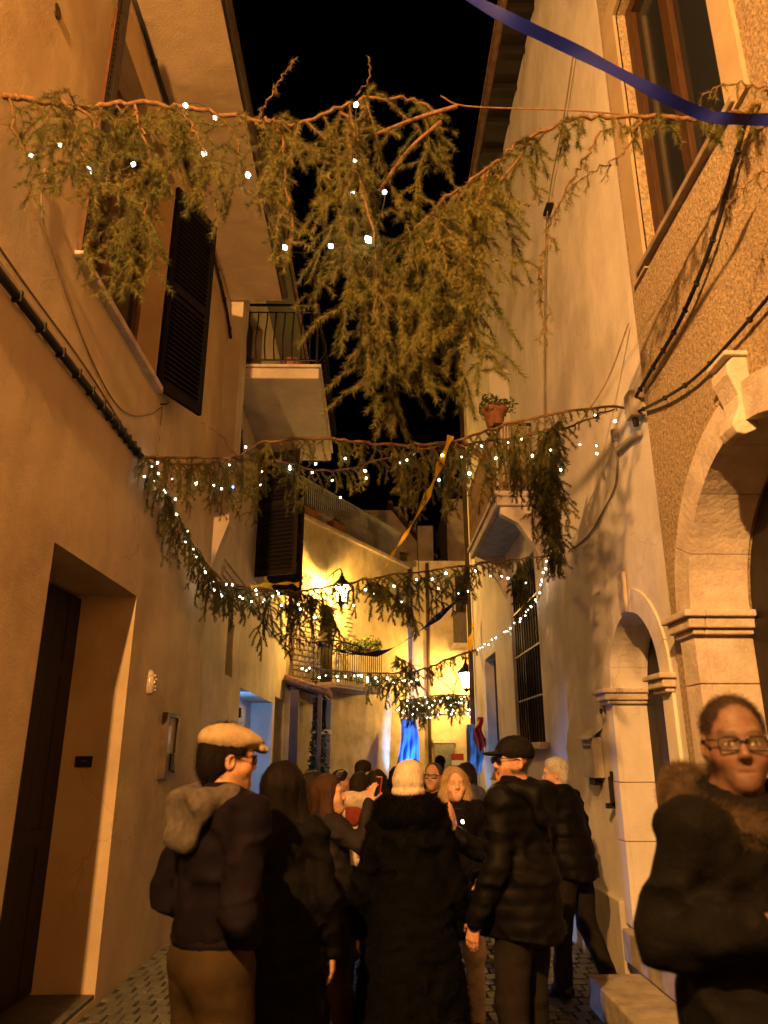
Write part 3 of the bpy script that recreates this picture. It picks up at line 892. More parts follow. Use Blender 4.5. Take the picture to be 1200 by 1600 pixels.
# rubble stonework laid bare at the corner and round the balcony
sv = []
for k in range(6):
    q = MB()
    t = [rng.uniform(.0, .012) for _ in range(4)]
    hx, hz, d_ = .5, .5, .05
    q.v = [(-hx, .02, -hz), (hx, .02, -hz), (hx, .02, hz), (-hx, .02, hz), (-hx * .84 + t[0] * 6, -d_ - t[0], -hz * .8), (hx * .86, -d_ + t[1], -hz * .82 + t[1] * 5), (hx * .84, -d_ - t[2], hz * .8), (-hx * .86, -d_ + t[3], hz * .84 - t[3] * 4)]
    q.f = [(0, 1, 5, 4), (1, 2, 6, 5), (2, 3, 7, 6), (3, 0, 4, 7), (4, 5, 6, 7)]
    sv.append(q.mesh("stone", RUBBLE))
z = 2.95
while z < 5.6:
    h = rng.uniform(.08, .14)
    x = -.30 + rng.uniform(-.05, .05)
    while x < (.62 if z < 5.0 else .35):
        w = rng.uniform(.13, .30)
        share("stone", rng.choice(sv), house_c, (x + w / 2, 0.0, z + h / 2), (0, 0, 0), (w - .012, rng.uniform(.7, 1.3), h - .012))
        x += w
    z += h
for k in range(26):
    share("stone", rng.choice(sv), house_c, (1.85 + rng.uniform(0, .55), 0, 4.2 + (k // 2) * .11 + rng.uniform(-.01, .01)), (0, 0, 0), (rng.uniform(.16, .32), .8, .09))
# balcony
bc = MB().box(.45, 2.75, -.72, 0.0, 3.04, 3.16).build("balcony", STONE, house_c, bevel=.015)
MB().box(.42, 2.78, -.75, 0.0, 3.10, 3.162).build("slab_edge", STONE, bc)
MB().tube([(.48, -.02, 4.1), (.48, -.68, 4.1), (2.72, -.68, 4.1), (2.72, -.02, 4.1)], .018, 6).tube([(.48, -.02, 3.25), (.48, -.68, 3.25), (2.72, -.68, 3.25), (2.72, -.02, 3.25)], .012, 6).build("handrail", IRON, bc)
bm3 = MB().tube([(0, 0, 3.17), (0, 0, 4.1)], .009, 5).mesh("baluster", IRON)
for k in range(22):
    share("baluster", bm3, bc, (.5 + k * .1055, -.68, 0))
for k in range(6):
    share("baluster", bm3, bc, (.48, -.08 - k * .1, 0))
MB().box(.76, 1.74, .2, .24, 3.2, 5.08).build("balcony_door", DARKWOOD, house_c)
pc = tag(empty("balcony_plant", tuple(house_c.matrix_basis @ Vector((1.9, -.6, 4.1)))), "bushy green plant spilling over the low lantern lit balcony rail", "plant")
tag(leafy(pc, "leaves", (0, 0, .05), (.62, .30, .22), 1100, .05, seed=31), None, None, None, "stuff")
MB().box(-.35, .35, -.08, .08, -.16, .0).build("trough", TERRA, pc)
# street door with carved transom
dm = MB().box(.64, 1.40, .12, .16, -.5, 2.05).build("door", GREENWOOD, house_c)
for (xa, xb, za, zb) in ((.72, .99, .2, .95), (1.05, 1.32, .2, .95), (.78, 1.26, 1.1, 1.9)):
    MB().box(xa, xb, .10, .12, za, zb).build("panel", GREENWOOD, dm, bevel=.01)
MB().box(.80, 1.0, .085, .10, 1.02, 1.24).build("notice", mat("paper", (.6, .5, .4), .8), dm)
MB().box(.60, 1.44, -.03, .16, 2.05, 2.15).build("transom_bar", STONE, house_c)
tw = MB().box(.64, 1.40, .14, .16, 2.15, 2.84).build("transom_window", GLASS, house_c)
for k in range(7):
    MB().tube([(.70 + .11 * k, .10, 2.16), (.70 + .11 * k + (.05 if k % 2 else -.05), .10, 2.5), (.70 + .11 * k, .10, 2.83)], .01, 5).build("scroll", IRON, tw)
# porch canopy with a climbing vine at the corner of the lane
po = tag(empty("porch_canopy", (-1.9, 16.6, 0)), "dark timber porch canopy on posts at the corner of the grey house", "canopy")
m = MB(); m.v = [(0, -.6, 3.05), (.85, -.55, 2.78), (.85, .75, 2.78), (0, .75, 3.05), (0, -.6, 3.12), (.85, -.55, 2.85), (.85, .75, 2.85), (0, .75, 3.12)]
m.f = [(0, 3, 2, 1), (4, 5, 6, 7), (0, 1, 5, 4), (1, 2, 6, 5), (2, 3, 7, 6), (3, 0, 4, 7)]
rf_ = m.build("roof", DARKWOOD, po)
tm = MB().tube([(-.03, 0, .04), (.92, 0, -.26)], .07, 8).mesh("tile", TILE, True)
for k in range(9):
    share("tile", tm, rf_, (0, -.55 + k * .15, 3.12))
MB().box(.70, .78, -.5, -.42, -.4, 2.82).build("post", BROWNWOOD, po)
MB().box(.12, .30, -.56, -.50, -.4, 2.9).build("board", BROWNWOOD, po)
vn = tag(empty("climbing_vine", (-1.22, 16.3, -.3)), "dark leafy vine climbing beside the porch canopy", "vine")
tube_obj("stem", [(0, 0, 0), (.05, .02, .8), (-.04, 0, 1.6), (.03, .02, 2.4), (0, 0, 3.0)], .022, BARK, vn)
DLEAF = mat("dark_leaf", (.035, .05, .02), .6, .3, 20)
tag(leafy(vn, "leaves", (0, 0, 1.9), (.22, .2, 1.25), 900, .055, DLEAF, seed=40), None, None, None, "stuff")
pl = tag(empty("potted_shrub", (-1.3, 15.6, -.22)), "dark potted shrub standing below the climbing vine", "potted plant")
MB().lathe([(.15, 0), (.2, .3), (.22, .32), (.22, .36), (.17, .36)], 12).build("pot", TERRA, pl, True)
tag(leafy(pl, "leaves", (0, 0, .95), (.36, .34, .6), 700, .06, DLEAF, seed=44), None, None, None, "stuff")

# ------------------------------------------------------------------ house closing the lane
house_d = tag(empty("house"), "cream house closing the lane, lit by the far lantern", "house")
YD = 22.6
m = MB()
m.face([(.9, YD, -.6), (5.5, YD, -.6), (5.5, YD, 7.4), (.9, YD, 7.4)])
m.face([(.9, YD, -.6), (.9, YD + 4, -.6), (.9, YD + 4, 7.4), (.9, YD, 7.4)])
m.face([(.9, YD, 7.4), (5.5, YD, 7.4), (5.5, YD + 4, 7.4), (.9, YD + 4, 7.4)])
m.build("wall", CREAMP, house_d)
MB().box(1.12, 1.36, YD - .10, YD, 4.1, 7.4).build("pilaster", CREAMP, house_d, bevel=.02)
MB().box(1.06, 1.42, YD - .16, YD, 3.95, 4.1).build("pilaster_foot", STONE, house_d, bevel=.02)
bd = MB().box(2.3, 3.9, YD - .9, YD, 4.55, 4.70).build("balcony", STONE, house_d, bevel=.02)
MB().box(2.32, 3.88, YD - .86, YD - .82, 4.70, 5.6).build("panel", mat("balcony_board", (.14, .11, .09), .8, .3, 6, stretch=(14, 1, 1)), bd)
MB().box(2.5, 3.5, YD - .03, YD - .003, 4.7, 6.9).build("balcony_door", DARKWOOD, house_d)
MB().box(1.0, 3.8, YD - .05, YD - .003, 2.72, 2.82).build("string_course", STONE, house_d)
MB().tube([(1.62, YD - .07, 7.3), (1.62, YD - .07, -.4)], .05, 8).build("downpipe", PIPE, house_d, True)
MB().box(1.75, 2.35, YD - .06, YD - .003, -.4, 1.9).build("door", GREENWOOD, house_d)
MB().box(1.70, 2.40, YD - .08, YD - .003, 1.9, 2.0).build("lintel", STONE, house_d)
MB().box(2.7, 3.4, YD - .05, YD - .003, -.4, 2.3).build("door", DARKWOOD, house_d)
# creeper stems over the lit wall
cr = tag(empty("bare_creeper", (2.2, YD - .03, 2.85)), "bare creeper stems on the cream wall beside the far lantern", "creeper")
m = MB()
for k in range(7):
    x0 = rng.uniform(-.9, .7)
    m.tube(cat_rom([(x0, 0, 0), (x0 + rng.uniform(-.2, .2), -.01, .5), (x0 + rng.uniform(-.4, .4), 0, 1.0), (x0 + rng.uniform(-.6, .6), -.01, 1.5)], 5), .014, 5)
m.build("stems", BARK, cr)
# farther roofs
house_e = tag(empty("house"), "dim distant house with tiled roof verge above the terrace", "house")
WALLE = mat("dim_plaster", (.60, .48, .34), .9, .2, 2, .005, 30)
m = MB()
m.face([(-2.5, 26, 5), (2.6, 26, 5), (2.6, 26, 7.6), (.6, 26, 10.2), (-2.5, 26, 10.2)])
m.face([(2.6, 26, 5), (2.6, 30, 5), (2.6, 30, 7.6), (2.6, 26, 7.6)])
m.build("wall", WALLE, house_e)
m = MB(); m.face([(.45, 25.8, 10.45), (2.95, 25.8, 7.3), (2.95, 31, 7.3), (.45, 31, 10.45)]); rfe = m.build("roof", TILE, house_e)
tl = MB()
for k in range(10):
    w = PI * k / 9
    tl.v += [(.11 * math.cos(w), 0, .11 * math.sin(w)), (.11 * math.cos(w), .5, .11 * math.sin(w)), (.085 * math.cos(w), 0, .085 * math.sin(w)), (.085 * math.cos(w), .5, .085 * math.sin(w))]
for k in range(9):
    a = 4 * k
    tl.f += [(a, a + 1, a + 5, a + 4), (a + 2, a + 6, a + 7, a + 3), (a, a + 4, a + 6, a + 2)]
tlm = tl.mesh("tile", TILE, True)
for k in range(14):
    t = (k + .5) / 14
    share("tile", tlm, rfe, (.45 + 2.5 * t, 25.7, 10.5 - 3.15 * t), (0, R(51), 0))
house_f = tag(empty("house"), "low dim house with chimney beyond the cream house", "house")
MB().box(2.0, 6.0, 25.2, 29, 4, 7.9).build("wall", WALLE, house_f)
MB().box(1.5, 2.05, 25.0, 25.5, 7.2, 9.3).build("chimney", WALLE, house_f, bevel=.02)
m = MB(); m.face([(1.9, 25.0, 7.95), (3.1, 24.9, 7.6), (6.2, 25, 8.2), (6.2, 29, 8.6), (1.9, 29, 8.6)]); m.build("roof", TILE, house_f)
house_g = tag(empty("house"), "dark tall house rising beyond the white one", "house")
MB().box(2.75, 8, 27, 32, 4, 11.0).build("wall", WALLE, house_g)

# ------------------------------------------------------------------ lanterns
def lantern(label, loc, wall_pt, power, colour, group="wall lanterns", size=1.0):
    """six sided wall lantern on an iron bracket with its lamp inside"""
    t = tag(empty("street_lantern", loc), label, "lantern", group)
    def ring(r, z, n=6):
        return [(r * math.cos(2 * PI * k / n + PI / 6), r * math.sin(2 * PI * k / n + PI / 6), z) for k in range(n)]
    lo, hi = ring(.12, -.20), ring(.19, .16)
    gl = MB().lathe([(.105, -.185), (.175, .15)], 6).build("glass", LAMPGLASS, t)
    gl.rotation_euler = (0, 0, PI / 6)
    gl.visible_shadow = True
    fr = MB()
    for k in range(6):
        fr.tube([lo[k], hi[k]], .009, 5)
        fr.tube([lo[k], lo[(k + 1) % 6]], .009, 5)
        fr.tube([hi[k], hi[(k + 1) % 6]], .011, 5)
    fr.build("frame", IRON, t)
    MB().lathe([(.215, .16), (.20, .19), (.12, .27), (.07, .32), (.06, .36), (.03, .40), (.035, .43), (.005, .48)], 12).build("cap", IRON, t, True)
    MB().lathe([(.12, -.20), (.07, -.24), (.02, -.28), (.005, -.31)], 8).build("foot", IRON, t, True)
    t.scale = (size,) * 3
    w = (Vector(wall_pt) - Vector(loc)) / size
    br = MB().tube(cat_rom([(0, 0, .46), (w.x * .15, w.y * .15, .56), (w.x * .6, w.y * .6, .50), (w.x, w.y, .40)], 6), .016, 6)
    br.tube(cat_rom([(w.x * .5, w.y * .5, .50), (w.x * .75, w.y * .75, .25), (w.x, w.y, .05)], 6), .012, 6)
    br.build("bracket", IRON, t, True)
    l = bpy.data.lights.new("lamp", 'POINT')
    l.energy = power
    l.color = colour
    l.shadow_soft_size = 0.07
    lo_ = bpy.data.objects.new("lamp", l)
    COL.objects.link(lo_)
    lo_.parent = t
    lo_.location = (0, 0, -.02)
    return t

wp = house_c.matrix_basis @ Vector((1.05, 0, 0))
lantern("lit lantern on the yellow house wall above the low balcony", (-.80, 17.42, 5.28), (wp.x, wp.y, 5.28), FAR1_POWER, AMBER, size=1.1)
lantern("lit lantern at the end of the lane by the cream house", (2.62, 21.5, 3.62), (2.75, YD, 3.62), FAR2_POWER, AMBER, size=1.2)
lantern("lit lantern high on the ochre house behind the viewer", (-1.60, -2.2, 5.9), (XL, -2.2, 5.9), NEAR_POWER, SODIUM)

# blue display light in the doorway of the grey house
fl = tag(empty("floodlight", (-2.05, 11.25, 2.2), 0), "small blue floodlight inside the doorway of the grey house", "floodlight")
MB().box(-.09, .09, -.05, .05, -.07, .07).build("housing", IRON, fl, bevel=.01)
MB().box(-.075, .075, .051, .054, -.055, .055).build("lens", emit("blue_lens", (.12, .38, 1.0), 6.0), fl)
def spot(name, parent, loc, target, power, col, size, blend=.6, soft=.06):
    l = bpy.data.lights.new(name, 'SPOT')
    l.energy, l.color, l.spot_size, l.spot_blend, l.shadow_soft_size = power, col, R(size), blend, soft
    o = bpy.data.objects.new(name, l)
    COL.objects.link(o)
    o.parent = parent
    o.location = loc
    o.rotation_euler = (Vector(target) - Vector(loc)).to_track_quat('-Z', 'Y').to_euler()
    return o
spot("lamp", fl, (0, .07, 0), (-.05, 2.5, -1.0), BLUE_POWER, (.15, .42, 1.0), 120)
fl2 = tag(empty("floodlight", (-1.2, 9.0, -.05)), "small blue floodlight on the street at the foot of the grey house", "floodlight")
MB().box(-.05, .05, -.09, .09, .03, .17).build("housing", IRON, fl2, bevel=.01)
MB().box(.051, .054, -.075, .075, .045, .155).build("lens", MATS["blue_lens"], fl2)
MB().box(-.03, .03, -.11, .11, .0, .03).build("stand", IRON, fl2)
spot("lamp", fl2, (.07, 0, .11), (2.6, -1.9, -.1), BLUE_POWER * 1.0, (.25, .45, 1.0), 90)

# ------------------------------------------------------------------ cloths at the end of the lane
def drape(name, label, cat, x0, x1, y, ztop, zbot, m, spread=.12, waves=5, seed=1):
    g = random.Random(seed)
    ph = g.uniform(0, 6)
    nx, nz = 30, 26
    V, F = [], []
    for layer in (0, 1):
        for j in range(nz + 1):
            t = j / nz
            for i in range(nx + 1):
                s = i / nx
                w = 1 + spread * t * 2.0
                cx = (x0 + x1) / 2
                x = cx + (s - .5) * (x1 - x0) * w + .03 * math.sin(7 * t + ph)
                yy = y + .05 * math.sin(s * waves * 2 * PI + ph + 1.8 * math.sin(t * 3)) * (0.4 + t) + .03 * math.sin(9 * s + 12 * t) + layer * .006
                z = ztop + (zbot - ztop) * t - .06 * math.sin(s * PI) * math.sin(t * PI * 2.5) + (.05 * math.sin(9 * s + ph) if j == nz else 0)
                V.append((x, yy, z))
    n = (nx + 1) * (nz + 1)
    for j in range(nz):
        for i in range(nx):
            a = j * (nx + 1) + i
            F.append((a, a + 1, a + nx + 2, a + nx + 1))
            F.append((n + a, n + a + nx + 1, n + a + nx + 2, n + a + 1))
    q = MB(); q.v, q.f = V, F
    o = q.build(name, m, None, True)
    return tag(o, label, cat)
drape("drape", "bright blue draped cloth hung on the wall at the end of the lane", "drape", .72, 1.12, 20.6, 2.5, .75, BLUECLOTH, .35, 4, 2)
drape("drape", "small pale blue cloth bunched at the corner of the white house", "drape", 1.66, 1.88, 13.6, 2.12, 1.35, mat("pale_blue_cloth", (.20, .42, .80), .6, .2, 3), .1, 2, 5)
drape("drape", "red orange cloth hanging over the pale blue cloth", "drape", 1.80, 1.90, 13.5, 2.24, 1.75, REDCLOTH, .5, 2, 8)
fl4 = tag(empty("floodlight", (1.25, 12.6, -.15)), "added blue floodlight brightening the pale blue cloth by the white house", "floodlight")  # lamp added only to brighten the pale blue cloth
MB().box(-.09, .09, -.05, .05, .02, .16).build("housing", IRON, fl4, bevel=.01)
MB().box(-.075, .075, .051, .054, .035, .145).build("lens", MATS["blue_lens"], fl4)
spot("lamp", fl4, (0, .08, .1), (.5, 1.0, 1.95), 160, (.30, .55, 1.0), 40)
sg = tag(empty("shop_sign", (2.12, 19.8, 1.45)), "small red and white sign near the end of the lane", "sign")
MB().box(-.16, .16, -.02, .02, .0, .16).build("panel", REDCLOTH, sg)
MB().box(-.15, .15, -.018, .018, -.12, -.003).build("panel", WHITE, sg)
MB().box(-.02, .02, -.01, .01, -1.8, -.12).build("post", IRON, sg)
fl3 = tag(empty("floodlight", (1.45, 19.2, -.25)), "added blue floodlight brightening the blue draped cloth", "floodlight")  # added lamp that makes the hung blue cloth glow
MB().box(-.09, .09, -.05, .05, .02, .16).build("housing", IRON, fl3, bevel=.01)
MB().box(-.075, .075, .051, .054, .035, .145).build("lens", MATS["blue_lens"], fl3)
spot("lamp", fl3, (0, .08, .1), (-.52, 1.4, 1.6), 1700, (.16, .40, 1.0), 36)
# ------------------------------------------------------------------ fir garlands
class Needles:
    def __init__(s):
        s.b, s.d, s.l, s.w = [], [], [], []
    def along(s, pts, per_m, ln, w, g, spread=(.5, 1.05), t0=0.0):
        P = np.array([tuple(p) for p in pts])
        seg = np.diff(P, axis=0)
        L = np.linalg.norm(seg, axis=1)
        tot = L.sum()
        n = int(tot * per_m)
        if n < 1: return
        cum = np.concatenate([[0], np.cumsum(L)])
        u = g.uniform(t0 * tot, tot, n)
        i = np.clip(np.searchsorted(cum, u) - 1, 0, len(L) - 1)
        f = ((u - cum[i]) / np.maximum(L[i], 1e-9))[:, None]
        base = P[i] + seg[i] * f
        t = seg[i] / np.maximum(L[i], 1e-9)[:, None]
        r = g.normal(size=(n, 3))
        r -= t * (r * t).sum(1)[:, None]
        r /= np.linalg.norm(r, axis=1)[:, None]
        a = g.uniform(spread[0], spread[1], n)[:, None]
        d = t * np.cos(a) + r * np.sin(a)
        d[:, 2] -= .12
        s.b.append(base); s.d.append(d)
        s.l.append(ln * g.uniform(.6, 1.25, n)); s.w.append(np.full(n, w))
    def build(s, name, parent, g, m=None):
        b, d, l, w = np.concatenate(s.b), np.concatenate(s.d), np.concatenate(s.l)[:, None], np.concatenate(s.w)[:, None]
        side = np.cross(d, g.normal(size=b.shape))
        side /= np.linalg.norm(side, axis=1)[:, None]
        n = len(b)
        v = np.stack([b - side * w, b + side * w, b + d * l], 1).reshape(-1, 3)
        o = np_mesh(name, v, np.arange(3 * n).reshape(n, 3), m or NEEDLE, parent, False)
        o["kind"] = "stuff"
        return n

NEEDLE_TOTAL = 0
def lerp_prof(prof, t):
    for (a, va), (b, vb) in zip(prof[:-1], prof[1:]):
        if a <= t <= b:
            return va + (vb - va) * (t - a) / max(1e-9, b - a)
    return prof[-1][1]

def branch(parent, pts, r0, r1, prof, dens, per_m, ln, w, seed, sway=1.0, sub=.35, depth=.25, bare=0.0, curve=8, updown=0.0):
    """one bough: bark tube, hanging twigs whose length follows prof over the bough, needles on all of them"""
    global NEEDLE_TOTAL
    g = np.random.default_rng(seed)
    C = cat_rom(pts, curve)
    m = len(C)
    jit = [Vector(g.normal(size=3) * .008) for _ in C]
    C = [c + (j if 0 < i < m - 1 else j * 0) for i, (c, j) in enumerate(zip(C, jit))]
    bark = MB().tube(C, [r0 + (r1 - r0) * i / (m - 1) for i in range(m)], 7)
    nd = Needles()
    cum = [0.0]
    for a, b in zip(C[:-1], C[1:]):
        cum.append(cum[-1] + (b - a).length)
    tot = cum[-1]
    if bare < 1:
        nd.along(C, per_m * .5, ln, w, g, t0=bare)
    k = int(tot * dens)
    for i in range(k):
        t = (i + g.uniform(0, 1)) / k
        L = lerp_prof(prof, t) * g.uniform(.55, 1.1)
        if L < .04: continue
        s = t * tot
        j = max(0, min(m - 2, int(np.searchsorted(cum, s)) - 1))
        p = C[j].lerp(C[j + 1], (s - cum[j]) / max(1e-6, cum[j + 1] - cum[j]))
        tang = (C[j + 1] - C[j]).normalized()
        out = Vector((g.uniform(-1, 1) * .8, g.uniform(-1, 1), g.uniform(-.4, .12))) + tang * g.uniform(.1, .9)
        out.normalize()
        n = 7
        q = p.copy()
        tw = [q.copy()]
        for h in range(1, n + 1):
            f = h / n
            dv = out * max(0.0, (1 - f * 1.35)) * (depth / .25) * min(1.0, .45 / L) + Vector((g.normal() * .22 * sway, g.normal() * .10, -1.0)) * (.25 + f * 1.1)
            q = q + dv.normalized() * (L / n)
            tw.append(q.copy())
        rt = .0045 if L > .5 else .003
        bark.tube(tw, [rt * (1 - .75 * h / n) for h in range(n + 1)], 4, False)
        nd.along(tw, per_m, ln, w, g)
        ns = int(L / .085)
        for h in range(ns):
            f = (h + g.uniform(.2, .8)) / ns
            f = .06 + f * .86
            idx = min(n - 1, int(f * n))
            p2 = tw[idx].lerp(tw[idx + 1], f * n - idx)
            l2 = sub * L * (1 - f * .75) * g.uniform(.35, 1.0) + .03
            l2 = min(l2, .34)
            d2 = Vector((g.normal() * .9, g.normal() * .8, -.35 - .5 * g.uniform()))
            d2.normalize()
            s2 = [p2, p2 + d2 * l2 * .5, p2 + d2 * l2 * .85 + Vector((0, 0, -.22 * l2))]
            bark.tube(s2, [.0022, .0018, .001], 3, False)
            nd.along(s2, per_m, ln * .95, w, g)
    bo = bark.build("branch", BARK, parent, True)
    if nd.b:
        NEEDLE_TOTAL += nd.build("needles", bo, g)
    return bo

def stub(parent, pts, r0, r1):
    return MB().tube(cat_rom(pts, 5), [r0 + (r1 - r0) * i / (5 * (len(pts) - 1)) for i in range(5 * (len(pts) - 1) + 1)], 7).build("stub", BARK, parent, True)

GG = "fir boughs strung across the street"
g1 = tag(empty("fir_garland", (0, 3.1, 4.9)), "large nearest fir garland hanging across the top of the street", "garland", GG)
g1.location = (0, 0, 0)
G1L = [(-1.95, 3.0, 4.9), (-1.78, 3.03, 4.9), (-1.59, 3.07, 4.9), (-1.34, 3.1, 4.97), (-1.0, 3.13, 4.96), (-0.66, 3.17, 4.93), (-0.42, 3.2, 4.96), (-0.11, 3.23, 5.14), (0.19, 3.27, 5.20), (0.37, 3.3, 5.12)]
branch(g1, G1L, .018, .006, [(0, .30), (.06, .5), (.12, .85), (.18, .55), (.23, 1.15), (.30, 1.2), (.36, .5), (.42, .8), (.47, .95), (.52, .45), (.60, 1.0), (.68, 1.3), (.75, 2.0), (.80, 1.95), (.84, .9), (.92, .7), (1, .35)], 10, 950, .036, .0012, 101, sub=.6)
G1R = [(1.93, 2.85, 4.73), (1.65, 2.89, 4.69), (1.35, 2.94, 4.75), (1.03, 2.98, 4.76), (0.8, 3.03, 4.69), (0.6, 3.07, 4.56), (0.37, 3.11, 4.37), (0.17, 3.16, 4.17), (0.04, 3.2, 4.0)]
branch(g1, G1R, .014, .004, [(0, .25), (.2, .22), (.3, .2), (.45, .25), (.54, .3), (.60, 1.1), (.70, 1.4), (.82, 1.2), (.9, .9), (1, .6)], 18, 1100, .036, .0013, 102, sub=.5)
branch(g1, [(-1.62, 3.07, 4.9), (-1.55, 2.95, 4.74), (-1.46, 2.9, 4.52), (-1.40, 2.88, 4.25)], .007, .003, [(0, .25), (.5, .4), (1, .3)], 18, 950, .036, .0012, 121, sub=.8)
branch(g1, [(-1.05, 3.12, 4.95), (-.98, 2.98, 4.75), (-.86, 2.92, 4.5), (-.80, 2.9, 4.2)], .007, .003, [(0, .25), (.5, .4), (1, .3)], 17, 950, .036, .0012, 122, sub=.8)
# secondary boughs leaving the main one, each with its own fan of sprays
branch(g1, [(-1.30, 3.1, 4.95), (-1.22, 2.98, 4.72), (-1.12, 2.92, 4.44), (-1.10, 2.9, 4.1), (-1.14, 2.9, 3.9)], .008, .003, [(0, .3), (.5, .45), (1, .35)], 17, 850, .036, .0012, 111, sub=.8)
branch(g1, [(-.62, 3.17, 4.93), (-.50, 3.0, 4.72), (-.46, 2.95, 4.4), (-.40, 2.95, 4.0)], .008, .003, [(0, .25), (.5, .4), (1, .3)], 11, 850, .036, .0012, 112, sub=.8)
branch(g1, [(-.20, 3.22, 5.05), (-.12, 3.1, 4.8), (-.10, 3.05, 4.45), (-.02, 3.05, 4.1), (.0, 3.06, 3.7), (.03, 3.1, 3.42)], .009, .003, [(0, .25), (.5, .45), (1, .4)], 11, 850, .036, .0012, 113, sub=.8)
branch(g1, [(.60, 3.07, 4.56), (.52, 3.0, 4.3), (.42, 3.0, 3.95), (.40, 3.02, 3.55)], .008, .003, [(0, .25), (.5, .45), (1, .3)], 11, 850, .036, .0012, 115, sub=.8)
branch(g1, [(1.16, 3.0, 4.71), (1.05, 3.05, 4.53), (0.92, 3.1, 4.29), (0.83, 3.15, 3.98), (0.85, 3.2, 3.56)], .007, .002, [(0, .08), (.4, .14), (.8, .18), (1, .08)], 16, 420, .03, .0013, 103)
branch(g1, [(1.35, 2.94, 4.75), (1.30, 2.96, 4.62), (1.2, 3.0, 4.52), (1.06, 3.05, 4.46), (.98, 3.1, 4.4)], .006, .002, [(0, .06), (1, .12)], 12, 360, .028, .0013, 104)
branch(g1, [(-1.9, 2.98, 4.86), (-1.82, 2.98, 4.62), (-1.74, 3.0, 4.48)], .006, .002, [(0, .10), (1, .10)], 12, 420, .03, .0013, 105)
branch(g1, [(-.66, 3.17, 4.93), (-.58, 3.15, 5.10), (-.52, 3.14, 5.22), (-.45, 3.14, 5.34)], .004, .002, [(0, .1), (1, .05)], 10, 420, .026, .0013, 106)
branch(g1, [(-.12, 3.25, 5.2), (-.05, 3.25, 5.34), (-.05, 3.25, 5.5)], .004, .002, [(0, .03), (1, .02)], 4, 260, .022, .0013, 107)
stub(g1, [(0.0, 3.3, 4.98), (0.22, 3.25, 5.04), (0.45, 3.2, 5.08)], .010, .013)
stub(g1, [(0.01, 3.3, 4.58), (0.18, 3.27, 4.84), (0.36, 3.25, 5.02)], .008, .012)
stub(g1, [(-1.59, 3.07, 4.9), (-1.50, 3.05, 4.82), (-1.46, 3.04, 4.72)], .009, .007)
stub(g1, [(.80, 3.03, 4.69), (.72, 3.0, 4.52), (.62, 3.0, 4.38)], .007, .006)
stub(g1, [(.37, 3.3, 5.26), (.5, 3.2, 5.08), (1.0, 3.05, 4.9), (1.35, 2.94, 4.75)], .004, .004)
branch(g1, [(1.9, 2.6, 4.55), (1.8, 2.65, 4.62), (1.72, 2.75, 4.75), (1.6, 2.8, 4.72)], .006, .003, [(0, .10), (1, .08)], 20, 420, .03, .0013, 108)
branch(g1, [(1.9, 2.7, 4.2), (1.75, 2.7, 4.16), (1.62, 2.75, 4.05)], .004, .002, [(0, .10), (1, .08)], 20, 420, .03, .0013, 109)

g2 = tag(empty("fir_garland"), "second fir garland from the viewer with two long thin boughs", "garland", GG)
G2 = [(-1.93, 5.65, 3.97), (-1.49, 5.58, 3.87), (-1.12, 5.51, 3.92), (-0.85, 5.43, 4.01), (-0.29, 5.36, 4.0), (0.07, 5.29, 3.93), (0.56, 5.22, 3.92), (1.05, 5.14, 4.05), (1.53, 5.07, 4.13), (1.90, 5.0, 4.12)]
branch(g2, G2, .012, .010, [(0, .2), (.1, .4), (.2, .55), (.28, .45), (.36, .22), (.5, .3), (.62, .85), (.7, .7), (.76, .4), (.84, .15), (1, .05)], 21, 640, .03, .0019, 201, bare=.0)
G2b = [(-1.93, 5.6, 3.93), (-0.96, 5.52, 3.89), (-0.34, 5.43, 3.76), (0.27, 5.35, 3.9), (0.86, 5.27, 3.95), (1.4, 5.18, 4.01), (1.83, 5.1, 4.15)]
branch(g2, G2b, .008, .006, [(0, .35), (.12, .55), (.28, .62), (.36, .25), (.48, .22), (.58, .6), (.66, .65), (.74, .35), (.82, .15), (1, .03)], 19, 640, .03, .0019, 202)
branch(g2, [(1.46, 5.2, 4.16), (1.33, 5.25, 3.94), (1.31, 5.3, 3.59), (1.36, 5.35, 3.25), (1.37, 5.4, 3.02)], .008, .012, [(0, .5), (.5, .48), (1, .15)], 60, 800, .032, .0019, 203, sub=.6)
branch(g2, [(1.1, 5.2, 4.05), (1.05, 5.25, 3.9), (1.12, 5.3, 3.7)], .006, .004, [(0, .4), (1, .3)], 46, 700, .03, .0019, 204)
branch(g2, [(-1.90, 5.65, 3.95), (-1.88, 6.31, 3.86), (-1.79, 6.98, 3.59), (-1.72, 7.64, 3.42), (-1.71, 8.3, 3.40)], .008, .005, [(0, .25), (.3, .5), (.7, .5), (1, .4)], 22, 650, .03, .0022, 205, sub=.3)
branch(g2, [(-1.12, 5.51, 3.92), (-1.3, 5.5, 4.12), (-1.42, 5.5, 4.2)], .005, .003, [(0, .0), (1, .0)], 1, 60, .015, .0015, 206, bare=.6)

